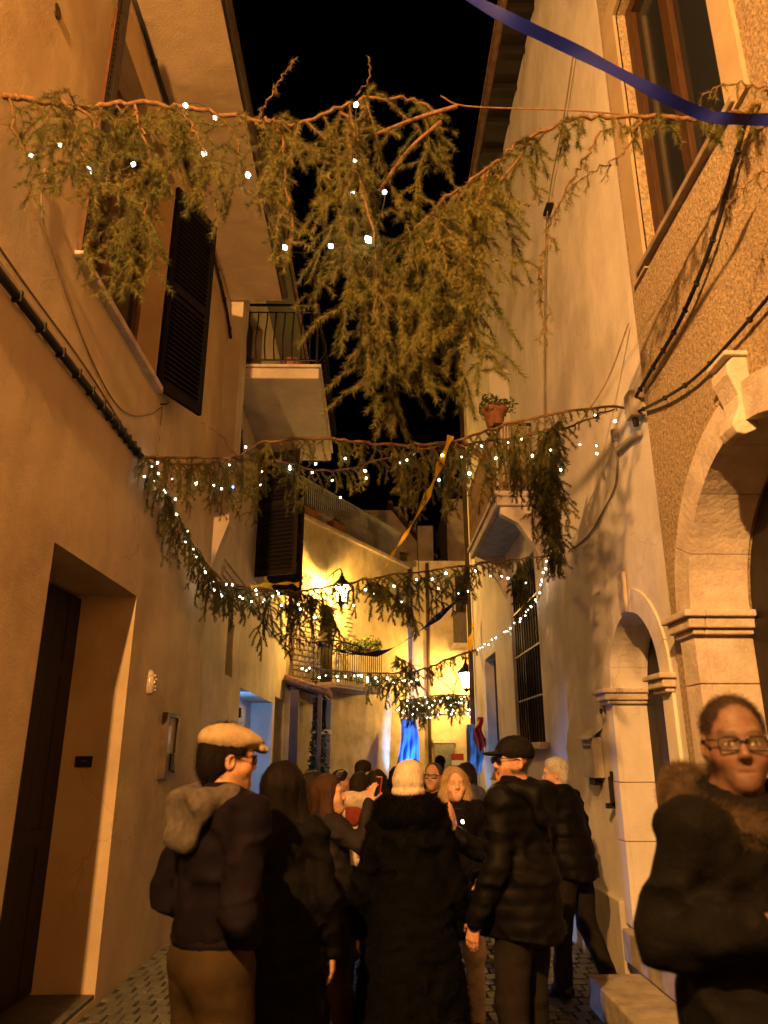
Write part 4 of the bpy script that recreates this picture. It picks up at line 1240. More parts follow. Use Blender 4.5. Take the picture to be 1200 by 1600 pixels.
g3 = tag(empty("fir_garland"), "third fir garland dotted with lights below the yellow ribbon", "garland", GG)
G3 = [(-1.82, 8.3, 3.51), (-1.05, 8.18, 3.37), (-0.47, 8.07, 3.41), (0.1, 7.95, 3.5), (0.66, 7.83, 3.54), (1.2, 7.72, 3.59), (1.90, 7.6, 3.65)]
branch(g3, G3, .012, .008, [(0, .5), (.12, .6), (.18, .8), (.3, .75), (.37, .3), (.5, .6), (.62, .65), (.72, .45), (.78, .2), (.9, .2), (1, .1)], 20, 800, .032, .0028, 301, sub=.5)
branch(g3, [(-1.0, 8.2, 3.38), (-.8, 8.1, 3.33), (-.55, 8.05, 3.2), (-.42, 8.0, 2.95)], .008, .004, [(0, .35), (1, .35)], 30, 900, .034, .0028, 302, sub=.6)
branch(g3, [(-.1, 7.95, 3.46), (.1, 7.9, 3.35), (.3, 7.85, 3.2), (.42, 7.8, 3.0)], .007, .004, [(0, .25), (1, .25)], 30, 900, .034, .0028, 303, sub=.6)
branch(g3, [(1.55, 7.65, 3.62), (1.52, 7.65, 3.4), (1.55, 7.65, 3.15)], .007, .004, [(0, .3), (1, .2)], 40, 900, .034, .0028, 304, sub=.6)
branch(g3, [(1.0, 7.75, 3.6), (.95, 7.75, 3.4), (.98, 7.75, 3.2)], .007, .004, [(0, .22), (1, .15)], 34, 900, .034, .0028, 305, sub=.6)

g4 = tag(empty("fir_garland"), "fourth fir garland with one bushy bough before the lane end", "garland", GG)
branch(g4, [(-1.43, 14.5, 3.24), (-0.56, 14.36, 3.11), (0.18, 14.22, 3.07), (0.78, 14.08, 3.1), (1.37, 13.94, 3.3), (1.88, 13.8, 3.46)], .012, .02, [(0, .1), (.3, .2), (.45, .7), (.62, .8), (.72, .3), (1, .1)], 16, 420, .045, .005, 401, sub=.6)
branch(g4, [(.75, 14.1, 3.12), (.55, 14.1, 3.3), (.4, 14.1, 3.36)], .01, .006, [(0, .3), (1, .3)], 26, 420, .045, .005, 402, sub=.6)
g5 = tag(empty("fir_garland"), "farthest fir garland thick with lights before the far lantern", "garland", GG)
branch(g5, [(0.55, 16.6, 2.72), (1.37, 15.8, 2.78), (2.02, 14.9, 2.72)], .012, .01, [(0, .55), (.3, .7), (.45, .35), (.6, .7), (.8, .4), (1, .4)], 26, 420, .045, .005, 501, sub=.5)

# ------------------------------------------------------------------ light strings: every bulb is a piece of its string
bulb_me = MB().lathe([(.0015, -.012), (.011, -.001), (.0015, .012)], 5).mesh("bulb", BULB, True)
bulb_blue = bulb_me.copy(); bulb_blue.materials.clear(); bulb_blue.materials.append(BULBBLUE)
bulb_kinds = [bulb_me, bulb_me]
for m_ in (BULBDIM, BULBHOT):
    q_ = bulb_me.copy(); q_.materials.clear(); q_.materials.append(m_); bulb_kinds.append(q_)
def light_string(label, pts, bulbs, size=1.0, blue=(), cable=True, r=.004):
    t = tag(empty("light_string"), label, "light string", "strings of white fairy lights")
    if cable:
        MB().tube(cat_rom(pts, 6) if len(pts) > 2 else pts, r, 4).build("wire", CABLE, t)
    for i, b in enumerate(bulbs):
        share("bulb", bulb_blue if i in blue else rng.choice(bulb_kinds), t, b, (rng.uniform(-.9, .9), rng.uniform(-.9, .9), 0), (size * rng.uniform(.65, 1.25),) * 3)
    return t
def along(pts, n, dx=.05, dy=.08, dz=.06, sag=0.0):
    C = cat_rom(pts, 8)
    out = []
    for i in range(n):
        p = C[min(len(C) - 1, int((i + rng.uniform(.1, .9)) / n * (len(C) - 1)))]
        out.append((max(-1.88, min(1.88, p.x + rng.uniform(-dx, dx))), p.y + rng.uniform(-dy, dy), p.z + rng.uniform(-dz, dz * .4) - sag * rng.random()))
    return out
B1 = [(-1.74, 2.99, 4.51), (-1.6, 2.98, 4.57), (-1.43, 2.97, 4.40), (-1.21, 2.96, 4.43), (-0.99, 2.98, 4.83), (-0.83, 2.97, 4.74), (-0.86, 2.95, 4.49), (-0.64, 2.97, 4.38), (-0.44, 2.98, 3.96), (-0.22, 2.98, 3.97), (-0.04, 2.98, 4.01), (0.04, 3.0, 4.31), (-0.12, 3.0, 4.3), (-0.11, 3.0, 4.5), (-0.11, 3.02, 4.89)]
light_string("fairy lights with few large bulbs twined in the nearest garland", B1, B1, 1.25, cable=True, r=.0025)
b2 = along(G2, 16, .06, .08, .10, .25) + along(G2b, 22, .06, .08, .12, .25)
light_string("fairy lights along the second garland with one blue bulb", G2b, b2 + [(-1.12, 5.45, 3.63)], .95, (len(b2),))
G2l = [(-1.88, 5.62, 3.95), (-1.87, 6.31, 3.84), (-1.80, 6.98, 3.60), (-1.74, 7.64, 3.42), (-1.74, 8.2, 3.36)]
light_string("fairy lights trailing down along the ochre wall", G2l, along(G2l, 19, .05, .1, .07, .05), 1.0)
light_string("dense fairy lights bunched on the wall at the third garland's end", [(-1.83, 8.0, 3.42), (-1.4, 8.1, 3.36), (-1.05, 8.15, 3.36)], along([(-1.83, 8.0, 3.42), (-1.4, 8.1, 3.36), (-1.05, 8.15, 3.36)], 16, .05, .06, .12), 1.0)
light_string("fairy lights along the third garland", G3, along(G3[1:], 25, .06, .08, .12, .28), 1.15)
RSp = [(1.90, 7.6, 3.72), (1.90, 8.0, 3.55), (1.90, 8.5, 3.33), (1.90, 9.4, 3.30), (1.90, 10.6, 3.30), (1.90, 12.2, 3.37), (1.88, 13.8, 3.44)]
light_string("fairy lights running along the white wall over the grilled window", RSp, along(RSp, 30, .02, .1, .05), 1.0)
G4p = [(-1.43, 14.5, 3.24), (-0.56, 14.36, 3.08), (0.18, 14.22, 3.02), (0.9, 14.08, 3.06)]
g4b = along(G4p, 22, .08, .08, .12, .1)
light_string("fairy lights along the fourth garland with a blue bulb", G4p, g4b + [(-.13, 14.2, 2.95)], 1.7, (len(g4b),))
G5p = [(0.55, 16.5, 2.70), (1.37, 15.7, 2.74), (2.02, 14.8, 2.70)]
light_string("crowded fairy lights in the farthest garland", G5p, along(G5p, 50, .08, .1, .1, .35), 1.3)

# ------------------------------------------------------------------ ribbons
def ribbon(label, pts, w, m, twist=2.0, ph=0.0, seg=14, pinch=0.0):
    C = cat_rom(pts, seg)
    V, F = [], []
    n = len(C)
    for i, p in enumerate(C):
        t = (C[min(i + 1, n - 1)] - C[max(i - 1, 0)]).normalized()
        a = t.cross(Vector((0, 1, 0.2))).normalized()
        b = t.cross(a)
        ang = ph + twist * PI * i / n + .5 * math.sin(i * .35)
        ww = w * (1 - pinch * abs(math.sin(i * .21 + ph)))
        s = (a * math.cos(ang) + b * math.sin(ang)) * ww / 2
        nn = t.cross(s).normalized() * .0012
        for q in (p - s - nn, p - nn * 1.6, p + s - nn, p - s + nn, p + nn * .4, p + s + nn):
            V.append(tuple(q))
    for i in range(n - 1):
        a = 6 * i
        for k in (0, 1):
            F.append((a + k, a + k + 1, a + k + 7, a + k + 6))
            F.append((a + 3 + k, a + k + 9, a + k + 10, a + k + 4))
    q = MB(); q.v, q.f = V, F
    return tag(q.build("ribbon", m, None, True), label, "ribbon")
ribbon("wide blue ribbon stretched overhead to the roughcast wall", [(.1, 2.3, 5.05), (.43, 2.4, 4.83), (.95, 2.5, 4.62), (1.43, 2.6, 4.43), (1.62, 2.62, 4.40), (1.88, 2.6, 4.38)], .052, BLUERIB, .15, .3)
ribbon("long yellow ribbon tail hanging down from the second garland", [(.57, 5.12, 3.93), (.49, 5.16, 3.72), (.40, 5.2, 3.50), (.27, 5.26, 3.26), (.15, 5.3, 3.08), (.07, 5.34, 2.95)], .062, YELRIB, .5, .2, pinch=.5)
ribbon("short yellow ribbon end slanting to the right of the second garland", [(.56, 5.2, 3.94), (.75, 5.3, 3.88), (.95, 5.45, 3.80), (1.16, 5.6, 3.74)], .06, YELRIB, 2.6, .2, pinch=.6)
ribbon("yellow ribbon knotted round the left end of the third garland", [(-1.4, 8.15, 3.42), (-1.2, 8.1, 3.43), (-.95, 8.1, 3.45), (-.85, 8.1, 3.43)], .08, YELRIB, .8, .4, pinch=.5)
ribbon("blue ribbon sagging across the lane below the third garland", [(-.85, 11.2, 3.2), (-.45, 11.1, 3.07), (0.0, 11.0, 3.03), (.35, 10.8, 3.14), (.8, 10.4, 3.40), (1.2, 9.9, 3.68)], .10, BLUERIB, 2.2, .2, pinch=.6)
ribbon("yellow ribbon tail hanging near the white house corner", [(1.84, 13.6, 4.0), (1.80, 13.7, 3.75), (1.75, 13.8, 3.45)], .10, YELRIB, .8, 1.2)
# ------------------------------------------------------------------ people: smooth-blended bodies meshed as one surface
def _hash(i, j, k, seed):
    n = (i * 73856093) ^ (j * 19349663) ^ (k * 83492791) ^ (seed * 2654435)
    n = (n ^ (n >> 13)) * 1274126177
    return ((n ^ (n >> 16)) & 0xffff).astype(np.float32) / 65535.0

def vnoise(P, seed=0):
    """value noise in -1..1"""
    I = np.floor(P).astype(np.int64)
    f = (P - I).astype(np.float32)
    f = f * f * (3 - 2 * f)
    i, j, k = I[:, 0], I[:, 1], I[:, 2]
    r = 0
    for a in (0, 1):
        for b in (0, 1):
            for c in (0, 1):
                w = (f[:, 0] if a else 1 - f[:, 0]) * (f[:, 1] if b else 1 - f[:, 1]) * (f[:, 2] if c else 1 - f[:, 2])
                r = r + w * _hash(i + a, j + b, k + c, seed)
    return r * 2 - 1

class Field:
    """scalar field on a rectilinear grid; primitives are blended in, surface nets pull out one mesh"""
    def __init__(s, lo, hi, h, fine=(), hf=None):
        def axis(a, b, step): return np.arange(a, b + step, step, dtype=np.float32)
        s.x, s.y = axis(lo[0], hi[0], h if hf is None else hf * 1.15), axis(lo[1], hi[1], h if hf is None else hf * 1.15)
        if hf is None:
            s.z = axis(lo[2], hi[2], h)
        else:
            z, zs = lo[2], []
            while z < hi[2] + h:
                zs.append(z)
                z += hf if any(a <= z <= b for a, b in fine) else h
            s.z = np.array(zs, dtype=np.float32)
        s.V = np.full((len(s.x), len(s.y), len(s.z)), 1.0, dtype=np.float32)
    def _sub(s, lo, hi):
        r = []
        for ax, a, b in zip((s.x, s.y, s.z), lo, hi):
            i, j = np.searchsorted(ax, a), np.searchsorted(ax, b)
            r.append(slice(max(0, i - 1), min(len(ax), j + 1)))
        return tuple(r)
    def _pts(s, sl):
        X, Y, Z = np.meshgrid(s.x[sl[0]], s.y[sl[1]], s.z[sl[2]], indexing='ij')
        return np.stack([X, Y, Z], -1)
    def put(s, fn, lo, hi, k, op='add'):
        pad = max(.05, k * 1.5)
        sl = s._sub([a - pad for a in lo], [b + pad for b in hi])
        if any(q.start >= q.stop for q in sl): return
        d = fn(s._pts(sl)).astype(np.float32)
        v = s.V[sl]
        if op == 'add':
            h = np.maximum(k - np.abs(v - d), 0) / k
            s.V[sl] = np.minimum(v, d) - h * h * k * .25
        else:
            h = np.maximum(k - np.abs(v + d), 0) / k
            s.V[sl] = np.maximum(v, -d) + h * h * k * .25
    def cone(s, a, b, ra, rb, k=.03, op='add'):
        a, b = np.array(a, np.float32), np.array(b, np.float32)
        ba = b - a
        L2 = max(1e-9, float(ba @ ba))
        def fn(P):
            t = np.clip(((P - a) @ ba) / L2, 0, 1)
            return np.linalg.norm(P - a - t[..., None] * ba, axis=-1) - (ra + (rb - ra) * t)
        r = max(ra, rb)
        s.put(fn, np.minimum(a, b) - r, np.maximum(a, b) + r, k, op)
    def ell(s, c, r, Rm=None, k=.03, op='add'):
        c, r = np.array(c, np.float32), np.array(r, np.float32)
        Rm_ = np.eye(3, dtype=np.float32) if Rm is None else np.array(Rm, np.float32)
        def fn(P):
            q = (P - c) @ Rm_
            k0 = np.linalg.norm(q / r, axis=-1)
            k1 = np.linalg.norm(q / (r * r), axis=-1) + 1e-6
            return k0 * (k0 - 1) / k1
        m = float(r.max())
        s.put(fn, c - m, c + m, k, op)
    def cut(s, fn):
        """keep where fn(P) < 0"""
        P = s._pts((slice(None),) * 3)
        s.V = np.maximum(s.V, fn(P).astype(np.float32))
    def rough(s, amp, scale, seed=0, band=.06, fn=None):
        idx = np.abs(s.V) < band
        i, j, k = np.nonzero(idx)
        P = np.stack([s.x[i], s.y[j], s.z[k]], -1)
        if fn is not None:
            s.V[idx] += fn(P).astype(np.float32)
        else:
            s.V[idx] += amp * vnoise(P * np.array(scale, np.float32) + 31.7, seed)
    def mesh(s):
        V = s.V
        S = V < 0
        nx, ny, nz = V.shape
        c = [S[a:nx - 1 + a, b:ny - 1 + b, d:nz - 1 + d] for a in (0, 1) for b in (0, 1) for d in (0, 1)]
        cnt = sum(q.astype(np.int8) for q in c)
        act = (cnt > 0) & (cnt < 8)
        I, J, K = np.nonzero(act)
        vid = np.full(act.shape, -1, np.int64)
        vid[I, J, K] = np.arange(len(I))
        acc = np.zeros((len(I), 3), np.float32)
        n = np.zeros(len(I), np.float32)
        offs = [(a, b, d) for a in (0, 1) for b in (0, 1) for d in (0, 1)]
        for p in offs:
            for ax in range(3):
                if p[ax] == 1: continue
                q = list(p); q[ax] = 1
                v0 = V[I + p[0], J + p[1], K + p[2]]
                v1 = V[I + q[0], J + q[1], K + q[2]]
                m = (v0 < 0) != (v1 < 0)
                t = np.where(m, v0 / np.where(m, v0 - v1, 1), 0)
                pos = np.stack([np.full(len(I), p[0], np.float32), np.full(len(I), p[1], np.float32), np.full(len(I), p[2], np.float32)], -1)
                pos[:, ax] = t
                acc += pos * m[:, None]
                n += m
        acc /= n[:, None]
        def co(ax, i, f):
            return ax[i] + (ax[np.minimum(i + 1, len(ax) - 1)] - ax[i]) * f
        verts = np.stack([co(s.x, I, acc[:, 0]), co(s.y, J, acc[:, 1]), co(s.z, K, acc[:, 2])], -1)
        faces = []
        for ax in range(3):
            a, b = [(1, 2), (2, 0), (0, 1)][ax]
            sl0 = [slice(None)] * 3; sl1 = [slice(None)] * 3
            sl0[ax] = slice(0, -1); sl1[ax] = slice(1, None)
            e = S[tuple(sl0)] != S[tuple(sl1)]
            i = list(np.nonzero(e))
            ok = (i[a] > 0) & (i[b] > 0) & (i[a] < V.shape[a] - 1) & (i[b] < V.shape[b] - 1)
            i = [q[ok] for q in i]
            inside = S[tuple(i)]
            def cell(da, db):
                j = [q.copy() for q in i]
                j[a] = j[a] - da; j[b] = j[b] - db
                return vid[j[0], j[1], j[2]]
            q = np.stack([cell(1, 1), cell(0, 1), cell(0, 0), cell(1, 0)], -1)
            q[~inside] = q[~inside][:, ::-1]
            faces.append(q)
        F = np.concatenate(faces)
        F = F[(F >= 0).all(1)]
        return verts, F

def rot(yaw=0, pitch=0, roll=0):
    """columns are the local axes; yaw turns about z (clockwise seen from above), pitch nods down, roll tips sideways"""
    y = Matrix.Rotation(-yaw, 3, 'Z'); p = Matrix.Rotation(-pitch, 3, 'X'); r = Matrix.Rotation(roll, 3, 'Y')
    return np.array(y @ p @ r, dtype=np.float32)

def skin_material():
    """skin whose pigment (lips, brows, eyes, scalp) is a per-vertex colour, broken up by fine noise"""
    m = bpy.data.materials.new("skin")
    m.use_nodes = True
    nt = m.node_tree
    b = nt.nodes["Principled BSDF"]
    b.inputs["Roughness"].default_value = .55
    b.inputs["Specular IOR Level"].default_value = .3
    b.inputs["Subsurface Weight"].default_value = .0
    at_ = nt.nodes.new("ShaderNodeAttribute"); at_.attribute_name = "pigment"
    tc = nt.nodes.new("ShaderNodeTexCoord")
    n = nt.nodes.new("ShaderNodeTexNoise"); n.inputs["Scale"].default_value = 55; n.inputs["Detail"].default_value = 6
    nt.links.new(tc.outputs["Object"], n.inputs["Vector"])
    r = nt.nodes.new("ShaderNodeValToRGB")
    r.color_ramp.elements[0].position = .3; r.color_ramp.elements[0].color = (.74, .70, .68, 1)
    r.color_ramp.elements[1].position = .7; r.color_ramp.elements[1].color = (1.06, 1.02, 1.0, 1)
    nt.links.new(n.outputs["Fac"], r.inputs["Fac"])
    x = nt.nodes.new("ShaderNodeMixRGB"); x.blend_type = 'MULTIPLY'; x.inputs["Fac"].default_value = 1
    nt.links.new(at_.outputs["Color"], x.inputs["Color1"]); nt.links.new(r.outputs["Color"], x.inputs["Color2"])
    nt.links.new(x.outputs["Color"], b.inputs["Base Color"])
    n2 = nt.nodes.new("ShaderNodeTexNoise"); n2.inputs["Scale"].default_value = 240; n2.inputs["Detail"].default_value = 3
    nt.links.new(tc.outputs["Object"], n2.inputs["Vector"])
    bp = nt.nodes.new("ShaderNodeBump"); bp.inputs["Distance"].default_value = .0008
    nt.links.new(n2.outputs["Fac"], bp.inputs["Height"]); nt.links.new(bp.outputs["Normal"], b.inputs["Normal"])
    return m
SKINM = skin_material()

def add_head(f, c, M, fem=False, mouth='shut', s=1.0):
    """skull, jaw, brow, nose, lips, ears blended into field f; c head centre (eye height), M local axes"""
    c = np.array(c, np.float32)
    def w(p): return c + M @ (np.array(p, np.float32) * s)
    f.ell(w((0, -.018, .030)), np.array((.074, .095, .088)) * s, M, .03)
    f.ell(w((0, .022, -.040)), np.array((.058 if fem else .062, .066, .080)) * s, M, .04)
    f.cone(w((-.042, .005, -.062)), w((0, .062, -.098)), .022 * s, .019 * s, .04)
    f.cone(w((.042, .005, -.062)), w((0, .062, -.098)), .022 * s, .019 * s, .04)
    f.ell(w((0, .070, -.100)), np.array((.022, .018, .017)) * s, M, .02)
    f.cone(w((-.034, .074, .022)), w((.034, .074, .022)), .013 * s, .013 * s, .02)
    for sx in (-1, 1):
        f.ell(w((sx * .033, .093, -.001)), np.array((.019, .014, .012)) * s, M, .012, 'sub')
        f.ell(w((sx * .032, .072, -.001)), np.array((.0135,) * 3) * s, M, .004)
        f.ell(w((sx * .040, .058, -.036)), np.array((.024, .022, .022)) * s, M, .03)
        f.ell(w((sx * .077, -.012, -.016)), np.array((.010, .020, .032)) * s, M, .008)
        f.ell(w((sx * .082, -.006, -.014)), np.array((.006, .010, .018)) * s, M, .004, 'sub')
        f.ell(w((sx * .010, .095, -.035)), np.array((.007, .009, .007)) * s, M, .008)
    f.cone(w((0, .080, .014)), w((0, .103, -.026)), .0062 * s, .0088 * s, .014)
    f.cone(w((0, .103, -.028)), w((0, .084, -.046)), .0070 * s, .0050 * s, .010)
    f.cone(w((-.020, .0755, -.0655)), w((.020, .0755, -.0655)), .0075 * s, .0075 * s, .012)
    f.cone(w((-.018, .0750, -.0765)), w((.018, .0750, -.0765)), .0085 * s, .0085 * s, .012)
    f.cone(w((-.03, .070, -.05)), w((-.024, .070, -.078)), .012 * s, .010 * s, .02)
    f.cone(w((.03, .070, -.05)), w((.024, .070, -.078)), .012 * s, .010 * s, .02)
    if mouth == 'open':
        f.ell(w((0, .092, -.074)), np.array((.017, .016, .012)) * s, M, .006, 'sub')
    elif mouth == 'smile':
        f.ell(w((0, .094, -.0715)), np.array((.021, .010, .0065)) * s, M, .004, 'sub')
    else:
        f.ell(w((0, .093, -.071)), np.array((.024, .006, .0022)) * s, M, .004, 'sub')

def smooth01(x, a, b):
    t = np.clip((x - a) / (b - a), 0, 1)
    return t * t * (3 - 2 * t)

def pigment(P, c, M, s, fem, mouth, tone, hcol, hair):
    """skin colour per vertex: cheeks, lips, eyes, brows and (for cropped hair) scalp"""
    q = ((P - np.array(c)) @ M) / s
    x, y, z = q[:, 0], q[:, 1], q[:, 2]
    ax = np.abs(x)
    tone = np.array(tone, np.float32)
    hcol = np.array(hcol, np.float32)
    C = np.tile(tone, (len(P), 1))
    front = smooth01(y, .045, .060)
    def mixin(col, w):
        nonlocal C
        C = C * (1 - w[:, None]) + np.array(col, np.float32) * w[:, None]
    near = (np.linalg.norm(q, axis=1) < .2)
    # cheeks and nose a little redder, eye sockets darker skin
    mixin(tone * np.array((1.05, .86, .82)), near * front * .6 * np.exp(-((ax - .042) / .02) ** 2 - ((z + .04) / .02) ** 2))
    mixin(tone * np.array((.72, .66, .66)), near * front * .7 * np.exp(-((ax - .032) / .016) ** 2 - ((z + .004) / .010) ** 2))
    if not fem:                                                    # shaven jaw
        mixin(tone * .78 + hcol * .1, near * .55 * smooth01(-z, .045, .065) * smooth01(y, .0, .03) * (1 - np.exp(-(ax / .02) ** 2 - ((z + .071) / .008) ** 2)))
    lip = near * front * smooth01(1 - (ax / .025) ** 2 - ((z + .071) / .0115) ** 2, 0, .5)
    mixin(tone * np.array((.86, .62, .58)), lip * .8)
    if mouth == 'smile':
        mixin((.66, .60, .50), near * front * smooth01(1 - (x / .019) ** 2 - ((z + .0705) / .0050) ** 2, 0, .3))
    elif mouth == 'open':
        mixin((.03, .012, .01), near * front * smooth01(1 - (x / .015) ** 2 - ((z + .074) / .010) ** 2, 0, .3))
    else:
        mixin(tone * .35, near * front * np.exp(-((z + .0712) / .0022) ** 2) * smooth01(.026 - ax, 0, .006) * .8)
    e = 1 - ((ax - .032) / .0135) ** 2 - ((z + .001) / .0062) ** 2
    mixin(tone * .30, near * front * smooth01(e, -.55, .0) * .7)
    mixin((.60, .56, .52), near * front * smooth01(e, .05, .35))
    i = 1 - ((ax - .032) / .0058) ** 2 - ((z + .001) / .0058) ** 2
    mixin((.030, .020, .014), near * front * smooth01(i, -.15, .3))
    zb = .0225 + .005 * np.cos((ax - .036) * 55)
    brow = near * front * np.exp(-((z - zb) / (.0030 if fem else .0042)) ** 2) * smooth01(ax, .012, .018) * smooth01(.056 - ax, 0, .012)
    mixin(hcol * .8, brow * .75)
    if hair and hair.get('crop'):
        ln = hair.get('line', 0)
        w = np.sqrt((x / .074) ** 2 + ((y - .105) / .105) ** 2 + ((z + .045 - ln) / .118) ** 2) - 1
        w = w + .05 * vnoise(q * 90, 3) + .03 * vnoise(q * 220, 4)
        sc = near * smooth01(w, .02, .16) * smooth01(z, -.085, -.06) * smooth01(np.hypot((ax - .08) / .02, (z + .012) / .04), .8, 1.1)
        mixin(hcol, sc * .85)
        return C, sc
    return C, None

def add_hand(f, W, hd, pn, side, curl=.5, s=1.0, point=False, spread=.0):
    """palm with four unequal bent fingers and a thumb off the palm's side. hd along the hand, pn palm normal, side +1/-1 thumb side"""
    W, hd, pn = (np.array(v, np.float32) for v in (W, hd, pn))
    hd /= np.linalg.norm(hd)
    pn = pn - hd * (pn @ hd); pn /= np.linalg.norm(pn)
    wd = np.cross(hd, pn) * side
    for o, l in ((-.026, .078), (-.009, .086), (.009, .088), (.026, .084)):
        f.cone(W + hd * .012 * s + wd * o * .7 * s, W + hd * l * s + wd * o * s, .0125 * s, .0105 * s, .012)
    L = ((-.028, .056, .078), (-.0095, .068, .088), (.0095, .074, .090), (.028, .068, .085))
    for j, (o, l, st) in enumerate(L):
        p = W + hd * st * s + wd * o * s
        d = hd + wd * o * spread * 20
        d = d / np.linalg.norm(d)
        a = curl * (.8 + .1 * j)
        rr = .0088 * s
        for fr, ex in ((.45, .55), (.32, 1.15), (.23, 1.6)):
            an = a * ex
            dd = d * math.cos(an) + pn * math.sin(an)
            q = p + dd * l * fr * s
            f.cone(p, q, rr, rr * .93, .003)
            p, rr = q, rr * .93
    p = W + hd * .022 * s + wd * .024 * s
    d1 = hd * .55 + wd * .75 + pn * .35
    d1 /= np.linalg.norm(d1)
    q = p + d1 * .036 * s
    f.cone(p, q, .013 * s, .0105 * s, .012)
    d2 = hd * .85 + wd * .35 + pn * (.35 + curl * .4)
    d2 /= np.linalg.norm(d2)
    q2 = q + d2 * .030 * s
    f.cone(q, q2, .0100 * s, .0092 * s, .004)
    f.cone(q2, q2 + (d2 + pn * curl * .3) * .024 * s, .0092 * s, .0078 * s, .004)

def lerp3(a, b, t): return np.array(a, np.float32) * (1 - t) + np.array(b, np.float32) * t

